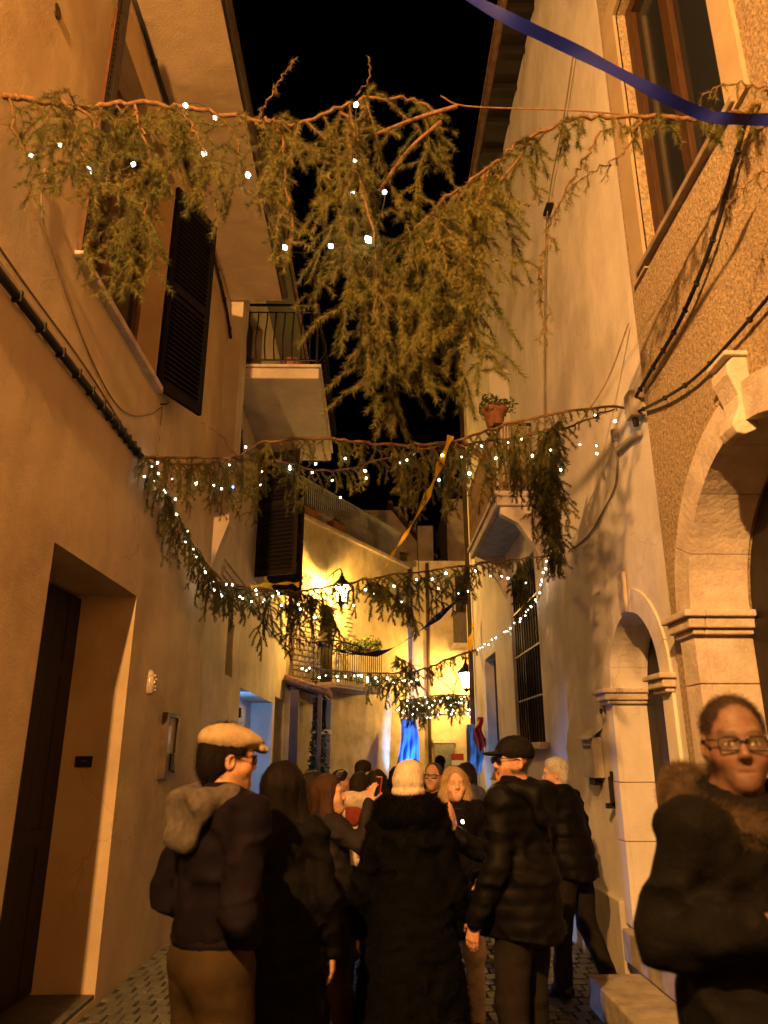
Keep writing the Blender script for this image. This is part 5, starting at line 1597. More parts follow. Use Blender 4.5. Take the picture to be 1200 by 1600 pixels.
def person(label, xy, yaw, H=1.75, head=(0, 0, 0), tone=(.52, .31, .20), tname="medium", arms=None, legs=None,
           coat=None, trousers=None, hair=None, hat=None, glasses=None, fem=False, mouth='shut', detail=1, lean=(0, 0), group=None,
           bulk=1.0, hands=None, hoodup=None, shw=1.0, headk=1.0, shoes=(.012, .010, .009), z0=None, scarf=None, top_down=None):
    """person standing at xy facing yaw (0 = away along the street, +90 deg = right). local x right, y forward, z up"""
    s = H / 1.75
    hs = (.97 if fem else 1.0) * headk
    lx, ly = lean
    def J(x, y, z):
        t = max(0.0, (z - .9) / .85)
        return np.array((x * s + lx * t, y * s + ly * t, z * s), np.float32)
    bw = .90 if fem else 1.0
    A = {'r': ((.245, -.03, 1.14), (.255, .06, .90)), 'l': ((-.245, -.03, 1.14), (-.255, .06, .90))}
    if arms: A.update(arms)
    LG = {'r': ((.105, .03, .50), (.11, -.02, .085)), 'l': ((-.105, .03, .50), (-.11, -.02, .085))}
    if legs: LG.update(legs)
    sh = {'r': J(.178 * bw * shw, 0, 1.425), 'l': J(-.178 * bw * shw, 0, 1.425)}
    hipj = {'r': J(.095, 0, .90), 'l': J(-.095, 0, .90)}
    el = {k: J(*A[k][0]) for k in 'rl'}
    wr = {k: J(*A[k][1]) for k in 'rl'}
    kn = {k: J(*LG[k][0]) for k in 'rl'}
    an = {k: J(*LG[k][1]) for k in 'rl'}
    neck = J(0, -.01, 1.49)
    hm = rot(*head)
    hc = J(0, .015, 1.632)
    hand_d = {'r': ((0, .15, -1), (-1, 0, 0), .55), 'l': ((0, .15, -1), (1, 0, 0), .55)}
    if hands: hand_d.update(hands)
    h = [.013, .009, .0075][detail]
    hf = [.011, .0060, .0042][detail]
    allp = list(el.values()) + list(wr.values()) + list(an.values()) + [hc]
    lo = np.min(allp, 0) - .24; hi = np.max(allp, 0) + .24
    lo[2] = -.01; hi[2] = hc[2] + .17 * s
    fz = [(hc[2] - .16 * s, hc[2] + .16 * s)]
    if detail:
        fz += [(wr[k][2] - .2, wr[k][2] + .2) for k in 'rl']
    # body: one continuous surface
    f = Field(lo, hi, h * 1.4, fz, hf)
    add_head(f, hc, hm, fem, mouth, s * hs)
    f.cone(hc + hm @ np.array((0, -.022, -.07), np.float32) * s, neck, .052 * s * bw, .058 * s * bw, .03)
    f.cone(neck, J(0, 0, 1.40), .06 * s, .10 * s, .04)
    f.ell(J(0, 0, 1.28), np.array((.155 * bw, .10, .20)) * s, None, .06)
    f.ell(J(0, 0, 1.0), np.array((.145, .10, .16)) * s, None, .06)
    for k in 'rl':
        sg = 1 if k == 'r' else -1
        f.cone(J(0, 0, 1.41), sh[k], .06 * s, .055 * s, .04)
        f.cone(sh[k], el[k], .046 * s, .037 * s, .03)
        f.cone(el[k], wr[k], .036 * s, .025 * s, .02)
        hd, pn, cu = hand_d[k]
        add_hand(f, wr[k] + np.array(hd, np.float32) / np.linalg.norm(hd) * .01, hd, pn, -sg if False else (1 if np.dot(np.cross(np.array(hd, float), np.array(pn, float)), (0, 1, 0)) > 0 else -1), cu, s * (.92 if fem else 1.0))
        f.cone(hipj[k], kn[k], .075 * s, .052 * s, .03)
        f.cone(kn[k], an[k], .050 * s, .036 * s, .02)
        f.cone(an[k] + np.array((0, -.02, -.03)), an[k] + np.array((0, .15 * s, -.045)), .034 * s, .028 * s, .02)
    V, F = f.mesh()
    hcol = hair['col'] if hair else (.05, .035, .025)
    pig, scalp = pigment(V, hc, hm, s * hs, fem, mouth, tone, hcol, hair)
    yw = -yaw
    px, py = xy
    gz = ground_z(py) + .025 if z0 is None else z0
    body = np_mesh("person", V, F, SKINM, None, True)
    ca = body.data.color_attributes.new("pigment", 'FLOAT_COLOR', 'POINT')
    ca.data.foreach_set("color", np.concatenate([pig, np.ones((len(pig), 1), np.float32)], 1).astype(np.float32).ravel())
    body.location = (px, py, gz)
    body.rotation_euler = (0, 0, yw)
    tag(body, label, "person", group)

    def cmesh(name, field, m, mats=None, fn=None):
        V, F = field.mesh()
        if not len(F): return None
        midx = fn(V[F].mean(1)) if fn else None
        return np_mesh(name, V, F, m, body, True, mats, midx)
    hcl = [.015, .012, .0095][detail]
    # ---- trousers and shoes
    if trousers:
        f = Field(lo, np.array((hi[0], hi[1], 1.12 * s)), hcl)
        f.ell(J(0, -.01, .95), np.array((.165, .125, .15)) * s * bulk, None, .05)
        tw = trousers.get('flare', 1.0)
        for k in 'rl':
            f.cone(hipj[k] + np.array((0, -.01, 0)), kn[k], .105 * s * bulk, .078 * s, .05)
            f.cone(kn[k], an[k] + np.array((0, 0, .01)), .076 * s, .068 * s * tw, .03)
        f.rough(.008, (5, 5, 11), 3 + len(label))
        f.rough(.003, (14, 14, 26), 4)
        f.cut(lambda P: np.maximum(P[..., 2] - 1.08 * s, .045 - P[..., 2]))
        cmesh("trousers", f, trousers['mat'])
    shm = mat("shoe_%d" % int(shoes[0] * 999), shoes, .4, .2, 20, spec=.5)
    for k in 'rl':
        a = an[k]
        f = Field(a - np.array((.09, .16, .12)), a + np.array((.09, .26, .10)), max(.009, hcl * .9))
        f.cone(a + np.array((0, -.04, -.035)), a + np.array((0, .07, -.04)), .048 * s, .045 * s, .02)
        f.cone(a + np.array((0, .07, -.045)), a + np.array((0, .16 * s, -.052)), .045 * s, .036 * s, .02)
        f.cone(a + np.array((0, -.02, -.03)), a + np.array((0, -.015, .05)), .045 * s, .05 * s, .02)
        zc = float(a[2])
        f.cut(lambda P: (zc - .083) - P[..., 2])
        cmesh("shoe", f, shm)
    # ---- coat
    if coat:
        hem = coat.get('hem', .80) * s
        flare = coat.get('flare', 1.0)
        b = coat.get('bulk', 1.0)
        f = Field(lo - .06, hi + .06, hcl)
        f.ell(J(0, -.005, 1.30), np.array((.176 * bw, .132, .22)) * s * b, None, .08)
        f.ell(J(0, .0, 1.05), np.array((.172 * bw, .138, .22)) * s * b, None, .10)
        f.cone(J(0, -.01, 1.37), J(0, -.02, 1.455), .12 * s * b, .088 * s, .06)
        if hem < .95 * s:
            f.cone(J(0, 0, 1.02), (0, 0, hem), .19 * s * b, .20 * s * flare * b, .08)
        for k in 'rl':
            f.cone(J(0, 0, 1.40), sh[k] + np.array((0, 0, .0)), .085 * s * b, .075 * s * b, .06)
            f.cone(sh[k], el[k], .068 * s * b, .057 * s * b, .035)
            f.cone(el[k], lerp3(el[k], wr[k], .97), .057 * s * b, .043 * s * b, .025)
        if coat.get('collar', True):
            f.cone(J(-.045, -.02, 1.472), J(.045, -.02, 1.472), .070 * s, .070 * s, .03)
        if coat.get('quilt'):
            qk, qa = coat['quilt']
            f.rough(0, 0, fn=lambda P: -qa * (np.abs(np.sin(P[:, 2] * qk + .5 * np.sin(P[:, 0] * 9))) - .6), band=.1)
        f.rough(coat.get('wr', .012), (8, 8, 7), 7 + len(label), band=.1)
        f.rough(coat.get('wr', .012) * .6, (17, 17, 22), 8, band=.1)
        f.rough(0, 0, fn=lambda P: -.010 * coat.get('wr', .012) / .012 * (1 - np.abs(vnoise(P * np.array((7, 7, 13), np.float32) + 5 * vnoise(P * 3.1, 9)[:, None] * .4, 21)) * 2.2).clip(0, 1), band=.1)
        # neck opening
        f.cone(J(0, .0, 1.47), hc + hm @ np.array((0, -.005, -.02), np.float32), .062 * s, .085 * s, .01, 'sub')
        f.cut(lambda P: (hem + .012 * np.sin(P[..., 0] * 23)) - P[..., 2])
        co = cmesh("coat" if hem < .9 * s else "jacket", f, coat['mat'])
        if coat.get('hood'):
            f = Field(J(-.30, -.36, 1.18), J(.30, .18, 1.64), hcl)
            for sx in (-1, 1):
                f.cone(J(sx * .06, .07, 1.455), J(sx * .105, -.03, 1.495), .026 * s, .036 * s, .04)
                f.cone(J(sx * .105, -.03, 1.495), J(sx * .075, -.135 * b, 1.47), .036 * s, .042 * s, .05)
            f.cone(J(-.075, -.135 * b, 1.47), J(.075, -.135 * b, 1.47), .042 * s, .042 * s, .05)
            f.ell(J(0, -.155 * b, 1.41), np.array((.125, .030, .095)) * s, None, .05)
            f.cone(J(-.06, -.160 * b, 1.345), J(.06, -.160 * b, 1.335), .022 * s, .022 * s, .06)
            f.ell(J(.01, -.190 * b, 1.445), np.array((.08, .016, .045)) * s, None, .03, 'sub')
            f.rough(.010, (9, 9, 7), 12)
            f.rough(.004, (26, 26, 26), 13)
            f.cone(J(0, .02, 1.44), hc + hm @ np.array((0, -.005, -.02), np.float32), .066 * s, .080 * s, .02, 'sub')
            cmesh("hood", f, coat['hood'])
        if coat.get('band') is not None:
            f = Field(lo - .06, np.array((hi[0], hi[1], hem + .2)), hcl)
            f.ell(J(0, 0, hem / s + .03), np.array((.182 * bw, .145, .06)) * s * b, None, .03)
            f.rough(.004, (60, 60, 4), 3)
            f.cut(lambda P: np.abs(P[..., 2] - hem - .01) - .04)
            cmesh("waistband", f, coat['band'])
        if coat.get('fur'):
            add_fur(co, body, coat['fur'])
    # ---- hair
    if hair and hair.get('crop'):
        hm_ = mat("hair_" + hair['name'], hair['col'], .6, .3, 60, .004, 90, spec=.12, stretch=(3, 3, .4))
        add_fur(body, body, dict(mat=hm_, n=hair.get('n', 16000), len=hair.get('fl', .009), w=.0004, droop=.9, sel=np.nonzero(scalp > .5)[0]))
    elif hair:
        f = Field(hc - .36 * s, hc + .2 * s, [.011, .008, .0058][detail])
        w = lambda p: hc + hm @ (np.array(p, np.float32) * s * hs)
        th = hair.get('th', .012)
        f.ell(w((0, -.022, .036)), np.array((.074 + th, .096 + th, .088 + th)) * s * hs, hm, .02)
        if not hair.get('long'):
            f.ell(w((0, -.055, -.04)), np.array((.066 + th * .6, .055 + th, .07)) * s * hs, hm, .04)
        # face window
        f.ell(w((0, .105, -.045 + hair.get('line', 0))), np.array((.074 if not hair.get('long') else .071, .105, .122)) * s * hs, hm, .02, 'sub')
        if not hair.get('long'):
            for sx in (-1, 1):
                f.ell(w((sx * .085, .012, -.04)), np.array((.03, .035, .045)) * s * hs, hm, .01, 'sub')
        else:
            Lh = hair['long']
            wd = hair.get('wide', 1.0)
            for sx in (-1, 1):
                f.cone(w((sx * .066 * wd, -.01, .02)), w((sx * .088 * wd, -.005, -Lh * .55)), .034, .042 * wd, .04)
                f.cone(w((sx * .088 * wd, -.005, -Lh * .55)), w((sx * .075 * wd, .02, -Lh)), .042 * wd, .022, .04)
            f.cone(w((0, -.06, .0)), w((0, -.085, -Lh * .95)), .07 * wd, .05 * wd, .06)
        st = hair.get('strand', (38, 38, 7))
        f.rough(hair.get('amp', .006), st, 5, band=.05)
        f.rough(hair.get('amp', .006) * .5, (st[0] * 2.2, st[1] * 2.2, st[2] * 1.5), 6, band=.05)
        hm_ = mat("hair_" + hair['name'], hair['col'], .6, .3, 60, .004, 90, spec=.12, stretch=(3, 3, .4))
        ho = cmesh("hair", f, hm_)
        if detail and ho is not None:
            add_fur(ho, body, dict(mat=hm_, n=(9000 if detail == 2 else 5000) if not hair.get('long') else 2600, len=.026 if hair.get('long') else hair.get('fl', .011), w=.0006, droop=3.0 if hair.get('long') else .7))
    if hat:
        w = lambda p: hc + hm @ (np.array(p, np.float32) * s * hs)
        sc = s * hs
        f = Field(hc - .2, hc + .27, [.011, .007, .0055][detail])
        if hat['kind'] == 'flat':
            f.ell(w((0, -.022, .066)), np.array((.090, .113, .066)) * sc, hm, .02)
            f.ell(w((0, .050, .066)), np.array((.076, .078, .034)) * sc, hm, .03)
            f.cone(w((-.05, .115, .040)), w((.05, .115, .040)), .010 * sc, .010 * sc, .02)
            f.cone(w((-.03, .14, .036)), w((.03, .14, .036)), .009 * sc, .009 * sc, .03)
            f.ell(w((0, .0, -.03)), np.array((.080, .102, .08)) * sc, hm, .01, 'sub')
            f.rough(.003, (30, 30, 30), 2, band=.03)
        elif hat['kind'] == 'cap':
            f.ell(w((0, -.02, .045)), np.array((.089, .112, .088)) * sc, hm, .01)
            f.ell(w((0, -.02, -.055)), np.array((.12, .13, .085)) * sc, hm, .008, 'sub')
            f.ell(w((0, .108, .034)), np.array((.072, .062, .013)) * sc, hm, .014)
            f.cone(w((0, -.02, .130)), w((0, -.02, .133)), .006, .006, .006)
            f.rough(.002, (40, 40, 40), 2, band=.03)
        elif hat['kind'] == 'beanie':
            f.ell(w((0, -.02, .045)), np.array((.099, .117, .106)) * sc, hm, .02)
            f.ell(w((.01, -.03, .120)), np.array((.060, .070, .045)) * sc, hm, .05)
            f.ell(w((0, -.02, -.14)), np.array((.14, .15, .085)) * sc, hm, .02, 'sub')
            for i in range(20):
                t0, t1 = 2 * PI * i / 20, 2 * PI * (i + 1) / 20
                f.cone(w((.080 * math.cos(t0), -.02 + .098 * math.sin(t0), -.016)), w((.080 * math.cos(t1), -.02 + .098 * math.sin(t1), -.016)), .024 * sc, .024 * sc, .006)
            f.ell(w((0, -.0, -.06)), np.array((.082, .102, .08)) * sc, hm, .01, 'sub')
            f.rough(0, 0, fn=lambda P: .003 * np.sin(np.arctan2(*(((P - hc) @ hm)[:, :2] + np.array((0, .02))).T) * 34), band=.03)
            f.rough(.004, (24, 24, 24), 2, band=.03)
        cmesh("cap" if hat['kind'] != 'beanie' else "beanie", f, hat['mat'])
    if glasses:
        m = MB()
        def w(p): return Vector(hc + hm @ (np.array(p, np.float32) * s * hs))
        z = glasses.get('z', 0.0); y0 = glasses.get('y', .099)
        for sx in (-1, 1):
            ring = [(sx * (.033 + .027 * math.copysign(abs(math.cos(t)) ** .55, math.cos(t))), y0 - .004, z - .002 + .017 * math.copysign(abs(math.sin(t)) ** .55, math.sin(t))) for t in [2 * PI * i / 18 for i in range(19)]]
            m.tube([w(p) for p in ring], glasses.get('r', .0028), 5, False)
            m.tube([w((sx * .060, y0 - .006, z + .006)), w((sx * .076, .06, z + .006)), w((sx * .081, -.005, z + .003)), w((sx * .082, -.03, z - .015))], .0024, 5)
        m.tube([w((-.008, y0 - .002, z + .003)), w((0, y0 + .004, z + .006)), w((.008, y0 - .002, z + .003))], .0024, 5)
        go = m.build("glasses", glasses['mat'], body, True)
        for sx in (-1, 1):
            q = MB()
            q.face([w((sx * (.033 + .025 * math.copysign(abs(math.cos(t)) ** .55, math.cos(t))), y0 - .004, z - .002 + .015 * math.copysign(abs(math.sin(t)) ** .55, math.sin(t)))) for t in [2 * PI * i / 18 for i in range(18)]])
            q.build("lens", glasses['lens'], go)
    info = dict(body=body, hc=hc, hm=hm, s=s, J=J, wr=wr, el=el)
    if hoodup:
        hoodup(info, cmesh, Field, detail)
    return info

def add_fur(src, parent, opt):
    """short fur blades rooted on a garment's surface"""
    me = src.data
    n = opt['n']
    co = np.empty(len(me.vertices) * 3, np.float32); me.vertices.foreach_get("co", co); co = co.reshape(-1, 3)
    no = np.empty(len(me.vertices) * 3, np.float32); me.vertices.foreach_get("normal", no); no = no.reshape(-1, 3)
    g = np.random.default_rng(5)
    sel = np.arange(len(co))
    if opt.get('sel') is not None:
        sel = opt['sel']
    if opt.get('where') is not None:
        sel = sel[opt['where'](co)]
    i = g.choice(sel, n)
    b = co[i] + g.normal(size=(n, 3)) * .005
    d = no[i] + g.normal(size=(n, 3)) * .45
    d[:, 2] -= opt.get('droop', .35)
    d /= np.linalg.norm(d, axis=1)[:, None]
    l = opt['len'] * g.uniform(.5, 1.2, (n, 1))
    sd = np.cross(d, g.normal(size=(n, 3))); sd /= np.linalg.norm(sd, axis=1)[:, None]
    w = opt.get('w', .0015)
    v = np.stack([b - sd * w, b + sd * w, b + d * l], 1).reshape(-1, 3)
    o = np_mesh("fur", v, np.arange(3 * n).reshape(n, 3), opt['mat'], parent, False)
    o["kind"] = "stuff"
    return o
# ------------------------------------------------------------------ the crowd
D = R
NAVY = mat("navy_jacket", (.007, .005, .009), .75, .25, 12, .002, 120, spec=.06)
BLACKC = mat("black_cloth", (.0035, .003, .003), .8, .25, 14, .010, 22, spec=.10)
BLACKP = mat("black_puffer", (.0045, .004, .004), .6, .2, 10, .001, 80, spec=.08)
BLACKF = mat("black_fur", (.0025, .0025, .0025), .9, .2, 20, spec=.06)
GREYH = mat("grey_hood_fleece", (.085, .072, .062), .95, .2, 40, .004, 140)
KHAKI = mat("khaki_cotton", (.042, .028, .013), .85, .18, 8, .002, 140, spec=.06)
TWEED = mat("tan_tweed", (.34, .255, .155), .95, .10, 40, .003, 180)
CREAMK = mat("cream_knit", (.62, .52, .40), .95, .15, 30, .004, 120)
CAPBLK = mat("black_cap", (.010, .009, .009), .7, .2, 20, .002, 150, spec=.06)
DENIM = mat("dark_denim", (.022, .022, .030), .85, .2, 14, .002, 160, spec=.06)
PLUM = mat("plum_trousers", (.055, .032, .036), .85, .2, 10, .002, 140, spec=.06)
DARKGREY = mat("dark_grey_trousers", (.018, .015, .014), .85, .2, 10, .002, 140, spec=.06)
GREYJ = mat("grey_blue_jacket", (.09, .095, .11), .8, .2, 10, .002, 100)
CREAMJ = mat("cream_fleece", (.60, .50, .38), .95, .15, 25, .006, 70)
RUFF = mat("tan_fur_ruff", (.09, .06, .035), .9, .3, 40)
SPEC = mat("black_acetate", (.010, .009, .009), .25, .1, 20, spec=.6)
LENS = mat("tinted_lens", (.05, .045, .04), .08, .1, 5, spec=.9)
def clear_lens():
    m = bpy.data.materials.new("clear_lens"); m.use_nodes = True
    nt = m.node_tree; b = nt.nodes["Principled BSDF"]
    b.inputs["Base Color"].default_value = (.08, .08, .08, 1); b.inputs["Roughness"].default_value = .05; b.inputs["Alpha"].default_value = .14
    return m
CLEAR = clear_lens()
DARKHAIR = dict(col=(.022, .014, .010), name="dark")
POCKETS = {'r': ((.255, -.07, 1.13), (.12, .04, 1.04)), 'l': ((-.265, -.07, 1.13), (-.12, .04, 1.04))}

# man in the tan flat cap
person("man in tan flat cap and navy jacket with grey hood seen from behind", (-.575, 3.02), D(48), 1.72, (D(20), D(4), 0), (.50, .28, .17), "tan",
       arms=POCKETS, hands={'r': ((-.5, .0, -1), (0, 1, 0), .3), 'l': ((.5, .0, -1), (0, 1, 0), .3)}, coat=dict(mat=NAVY, hem=.98, bulk=1.04, wr=.013, hood=GREYH, band=NAVY), trousers=dict(mat=KHAKI), bulk=1.06,
       hair=dict(col=(.008, .005, .004), name="black", th=.010, line=.01), hat=dict(kind='flat', mat=TWEED), glasses=dict(mat=SPEC, lens=LENS), detail=2)
# long-haired woman beside him
person("woman with long dark hair and black coat beside the flat cap man", (-.415, 3.62), D(8), 1.585, (D(10), 0, 0), (.5, .3, .2), "tan",
       fem=True, coat=dict(mat=BLACKC, hem=.42, flare=1.15, wr=.014), trousers=dict(mat=BLACKC),
       hair=dict(col=(.008, .005, .004), name="black", long=.36, wide=1.15, th=.016), detail=1)
# woman in fur coat and beanie
FURC = dict(mat=BLACKF, n=40000, len=.020, w=.0010)
def fur_collar(info, cmesh, Field, detail):
    J, s = info['J'], info['s']
    f = Field(J(-.35, -.3, 1.3), J(.35, .25, 1.66), .013)
    for i in range(12):
        a, b = 2 * PI * i / 12, 2 * PI * (i + 1) / 12
        f.cone(J(.125 * math.sin(a), -.02 - .10 * math.cos(a), 1.505), J(.125 * math.sin(b), -.02 - .10 * math.cos(b), 1.505), .064, .064, .03)
    f.rough(.012, (14, 14, 14), 3)
    o = cmesh("fur_collar", f, BLACKF)
    add_fur(o, info['body'], dict(mat=BLACKF, n=12000, len=.03, w=.0010, droop=.2))
person("person in cream knitted beanie and long black fur coat seen from behind", (.185, 4.22), D(3), 1.565, (D(2), 0, 0), (.55, .36, .26), "light",
       fem=True, arms={'r': ((.25, -.02, 1.12), (.28, .08, .86)), 'l': ((-.26, -.02, 1.12), (-.30, .08, .86))},
       coat=dict(mat=BLACKF, hem=.22, flare=1.55, bulk=1.14, wr=.02, fur=FURC), trousers=dict(mat=BLACKC), hat=dict(kind='beanie', mat=CREAMK),
       hair=dict(col=(.12, .08, .05), name="brown", th=.006), hoodup=fur_collar, detail=1)
# man in black baseball cap
cm_ = person("man in black baseball cap and quilted black jacket turning his head", (.755, 4.18), D(-52), 1.72, (D(-52), D(0), 0), (.50, .27, .17), "ruddy",
       arms={'l': ((-.25, .0, 1.13), (-.27, .12, .88)), 'r': ((.16, .22, 1.08), (-.02, .38, 1.23))},
       hands={'r': ((-.1, .1, 1), (-.3, 1, 0), .16), 'l': ((0, .25, -1), (1, 0, 0), .6)}, mouth='open',
       coat=dict(mat=BLACKP, hem=.78, bulk=1.06, quilt=(44, .006), wr=.012, hood=BLACKP), trousers=dict(mat=DARKGREY), bulk=1.05,
       hair=dict(col=(.05, .04, .035), name="greying", crop=True, fl=.007), hat=dict(kind='cap', mat=CAPBLK), glasses=dict(mat=SPEC, lens=SPEC, z=.002), detail=2)  # black glasses put in for the band of shade under the brim
# old man by the white wall
person("white haired man in black jacket leaning forward by the white wall", (1.50, 6.12), D(-42), 1.63, (D(-38), D(6), 0), (.55, .33, .23), "pink",
       lean=(0, .10), arms={'r': ((.26, .0, 1.14), (.20, .20, 1.0)), 'l': ((-.26, .02, 1.14), (-.18, .24, 1.02))},
       legs={'r': ((.12, -.02, .50), (.14, -.20, .085)), 'l': ((-.10, .06, .50), (-.11, .08, .085))},
       coat=dict(mat=BLACKP, hem=.84, bulk=1.08, quilt=(30, .008), wr=.010), trousers=dict(mat=DARKGREY),
       hair=dict(col=(.55, .52, .48), name="white", th=.010, line=.015), detail=1)
# man with glasses and fur-trimmed parka, close on the right
def ruff(info, cmesh, Field, detail):
    J, s = info['J'], info['s']
    f = Field(J(-.32, -.35, 1.30), J(.32, .28, 1.72), .010)
    pts = []
    for i in range(18):
        a = 2 * PI * i / 18
        pts.append(J(.125 * math.sin(a), -.02 + .105 * math.cos(a), 1.468 - .055 * math.cos(a) + .012 * math.sin(a * 3)))
    for a, b in zip(pts, pts[1:] + pts[:1]):
        f.cone(a, b, .036, .036, .03)
    f.rough(.010, (16, 16, 16), 3)
    o = cmesh("fur_ruff", f, RUFF)
    add_fur(o, info['body'], dict(mat=RUFF, n=80000, len=.022, w=.00035, droop=.4))
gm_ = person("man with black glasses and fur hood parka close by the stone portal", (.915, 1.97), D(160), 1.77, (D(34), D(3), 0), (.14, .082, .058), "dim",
       arms={'r': ((.24, -.06, 1.19), (.17, .17, 1.25)), 'l': ((-.25, .0, 1.16), (-.18, .22, 1.05))},
       hands={'r': ((-.7, .5, .1), (-.5, -.8, -.3), .7), 'l': ((.5, .5, 0), (0, -1, 0), .6)},
       coat=dict(mat=BLACKC, hem=.45, bulk=.98, wr=.014), shw=.9, headk=.94, trousers=dict(mat=BLACKC),
       hair=dict(col=(.028, .018, .013), name="short", crop=True, line=.030, fl=.008, n=22000), glasses=dict(mat=SPEC, lens=CLEAR, r=.0022), hoodup=ruff, detail=2)
# auburn-haired woman raising a phone
aw = person("auburn haired woman with sunglasses on her head raising a phone", (-.27, 4.62), D(62), 1.52, (D(40), D(-3), 0), (.55, .33, .22), "light", fem=True,
       arms={'r': ((.28, .12, 1.34), (.245, .18, 1.57)), 'l': ((-.22, .06, 1.13), (-.12, .26, 1.12))},
       hands={'r': ((-.1, .25, 1), (-.3, .9, -.1), .5), 'l': ((.4, .8, .2), (0, 0, 1), .6)},
       coat=dict(mat=mat("dark_plum_coat", (.009, .006, .008), .8, .2, 10), hem=.66, wr=.013, flare=1.05), trousers=dict(mat=PLUM, flare=1.35),
       legs={'r': ((.11, .06, .50), (.12, .16, .085)), 'l': ((-.10, -.02, .50), (-.11, -.16, .085))},
       hair=dict(col=(.055, .026, .012), name="auburn", long=.26, wide=.95, th=.012), detail=1)
# her sunglasses and phone
def world_of(info, p):
    b = info['body']
    return Matrix.Translation(b.location) @ b.rotation_euler.to_matrix().to_4x4() @ Vector(p)
m = MB()
for sx in (-1, 1):
    ring = [aw['hc'] + aw['hm'] @ (np.array((sx * .033 + .026 * math.cos(t), .060 + .012 * math.sin(t), .112 + .016 * math.sin(t)), np.float32)) for t in [2 * PI * i / 12 for i in range(12)]]
    m.face([Vector(p) for p in ring])
    m.tube([Vector(p) for p in ring + ring[:1]], .004, 5, False)
sgl = m.build("sunglasses", mat("mirror_lens", (.5, .5, .5), .08, .1, 5, spec=1.0, metal=.8), aw['body'])
ph = tag(empty("phone", tuple(world_of(aw, aw['wr']['r'] + np.array((-.02, .07, .08), np.float32)))), "red backed phone held up by the auburn haired woman", "phone")
ph.rotation_euler = (R(-8), 0, -D(62))
MB().box(-.036, .036, -.004, .004, -.075, .075).build("case", mat("red_case", (.35, .04, .03), .4), ph, bevel=.003)
MB().box(-.032, .032, -.0058, -.0042, -.070, .070).build("screen", mat("dark_screen", (.01, .01, .012), .1, spec=.6), ph)
# phone by the cap man's raised hand; an emissive patch stands for its glint
ph = tag(empty("phone", tuple(world_of(cm_, cm_['wr']['r'] + np.array((.075, .02, .06), np.float32)))), "phone with small glowing glint beside the capped man's raised hand", "phone")
ph.rotation_euler = (R(-12), 0, R(30))
MB().box(-.036, .036, -.004, .004, -.075, .075).build("case", SPEC, ph, bevel=.003)
MB().box(.012, .026, -.0052, -.0042, -.005, .012).build("glint", emit("phone_glint", (1, .95, .85), 30), ph)
# blonde woman facing the viewer
person("smiling blonde woman in black coat facing the viewer", (.545, 5.32), D(178), 1.565, (D(-4), D(-4), 0), (.62, .38, .27), "fair", fem=True, mouth='smile',
       arms={'r': ((.23, .02, 1.10), (.12, .24, 1.02)), 'l': ((-.23, .02, 1.10), (-.10, .25, 1.04))},
       coat=dict(mat=BLACKC, hem=.70, wr=.012), trousers=dict(mat=CREAMJ), hair=dict(col=(.42, .29, .14), name="blonde", long=.17, wide=.92, th=.013, line=.012), detail=2)
# further back
person("woman with loose dark hair in dark coat behind the auburn haired woman", (-.40, 5.25), D(30), 1.53, (D(10), 0, 0), (.5, .3, .2), "tan", fem=True,
       coat=dict(mat=BLACKC, hem=.6), trousers=dict(mat=DENIM), hair=dict(col=(.02, .014, .01), name="dark", long=.24, wide=1.2, th=.02), detail=0)
def cream_hood(info, cmesh, Field, detail):
    J = info['J']
    f = Field(J(-.3, -.35, 1.3), J(.3, .25, 1.72), .013)
    for i in range(12):
        a, b = 2 * PI * i / 12, 2 * PI * (i + 1) / 12
        f.cone(J(.12 * math.sin(a), -.03 - .11 * math.cos(a), 1.50 + .03 * math.cos(a)), J(.12 * math.sin(b), -.03 - .11 * math.cos(b), 1.50 + .03 * math.cos(b)), .06, .06, .03)
    f.rough(.014, (18, 18, 18), 3)
    cmesh("fleece_collar", f, CREAMJ)
    f = Field(J(-.3, -.4, 1.2), J(.3, .25, 1.6), .014)
    f.ell(J(-.02, -.17, 1.42), np.array((.07, .035, .09)), None, .02)
    cmesh("red_scarf", f, mat("dull_red_wool", (.22, .035, .025), .9, .2, 30))
person("person in cream fleece collar and red scarf seen from behind", (-.11, 6.25), D(12), 1.52, (D(20), 0, 0), (.55, .33, .22), "light", coat=dict(mat=CREAMJ, hem=.75, bulk=1.05), trousers=dict(mat=DENIM),
       hair=dict(DARKHAIR), hoodup=cream_hood, detail=0)
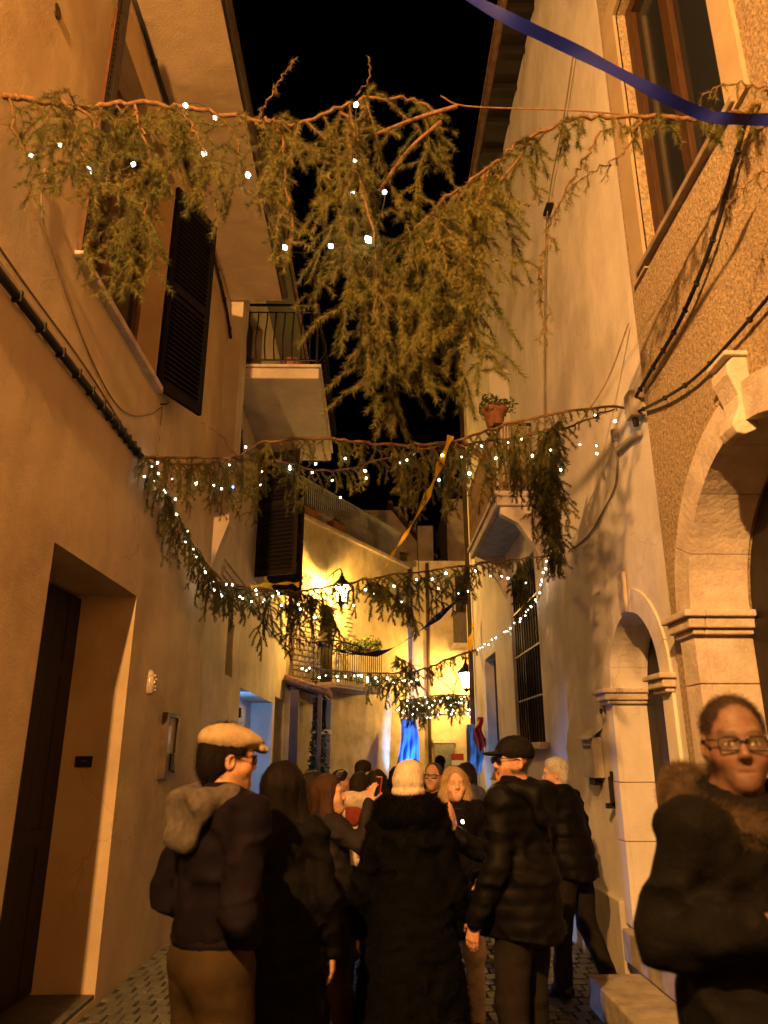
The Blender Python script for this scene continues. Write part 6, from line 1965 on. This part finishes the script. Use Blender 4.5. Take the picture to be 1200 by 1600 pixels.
person("dark haired man standing tall against the pale lane wall", (-.12, 9.0), D(40), 1.63, (D(25), 0, 0), (.5, .3, .2), "tan", coat=dict(mat=BLACKC, hem=.8), trousers=dict(mat=DENIM), hair=dict(DARKHAIR, th=.018), detail=0)
person("dark haired man in profile before the grey green door", (-.36, 8.45), D(70), 1.53, (D(20), 0, 0), (.5, .3, .2), "tan", coat=dict(mat=BLACKC, hem=.8), trousers=dict(mat=DENIM), hair=dict(DARKHAIR, th=.016), detail=0)
person("dark haired woman half hidden behind the cream beanie", (.02, 7.2), D(5), 1.54, (0, 0, 0), (.5, .3, .2), "tan", fem=True, coat=dict(mat=BLACKC, hem=.7), trousers=dict(mat=DENIM), hair=dict(col=(.03, .02, .012), name="dark", long=.26, wide=1.1, th=.016), detail=0)
person("dark haired man in front of the blue draped cloth", (.62, 12.0), D(10), 1.67, (0, 0, 0), (.5, .3, .2), "tan", coat=dict(mat=BLACKC, hem=.8), trousers=dict(mat=DENIM), hair=dict(DARKHAIR), detail=0)
person("balding man in glasses looking over the blonde woman's shoulder", (.50, 6.62), D(188), 1.60, (D(14), D(-4), 0), (.45, .26, .17), "shade", coat=dict(mat=BLACKC, hem=.8), trousers=dict(mat=DENIM),
       hair=dict(col=(.06, .05, .045), name="grey", th=.004, line=.05), glasses=dict(mat=SPEC, lens=CLEAR), detail=0)
person("person in grey blue jacket and dark hair behind the capped man", (.93, 8.0), D(-30), 1.60, (D(-60), 0, 0), (.5, .3, .2), "tan", coat=dict(mat=GREYJ, hem=.8), trousers=dict(mat=DENIM), hair=dict(DARKHAIR), detail=0)
person("far man in dark blue cap near the lane end", (1.10, 13.0), D(20), 1.74, (0, 0, 0), (.5, .3, .2), "tan", coat=dict(mat=NAVY, hem=.8), trousers=dict(mat=DENIM), hair=dict(DARKHAIR), hat=dict(kind='cap', mat=NAVY), detail=0)
person("far short woman in dark coat near the lane end", (.30, 10.6), D(-10), 1.57, (0, 0, 0), (.5, .3, .2), "tan", fem=True, coat=dict(mat=BLACKC, hem=.6), trousers=dict(mat=DENIM), hair=dict(col=(.03, .02, .012), name="dark", long=.2, th=.014), detail=0)
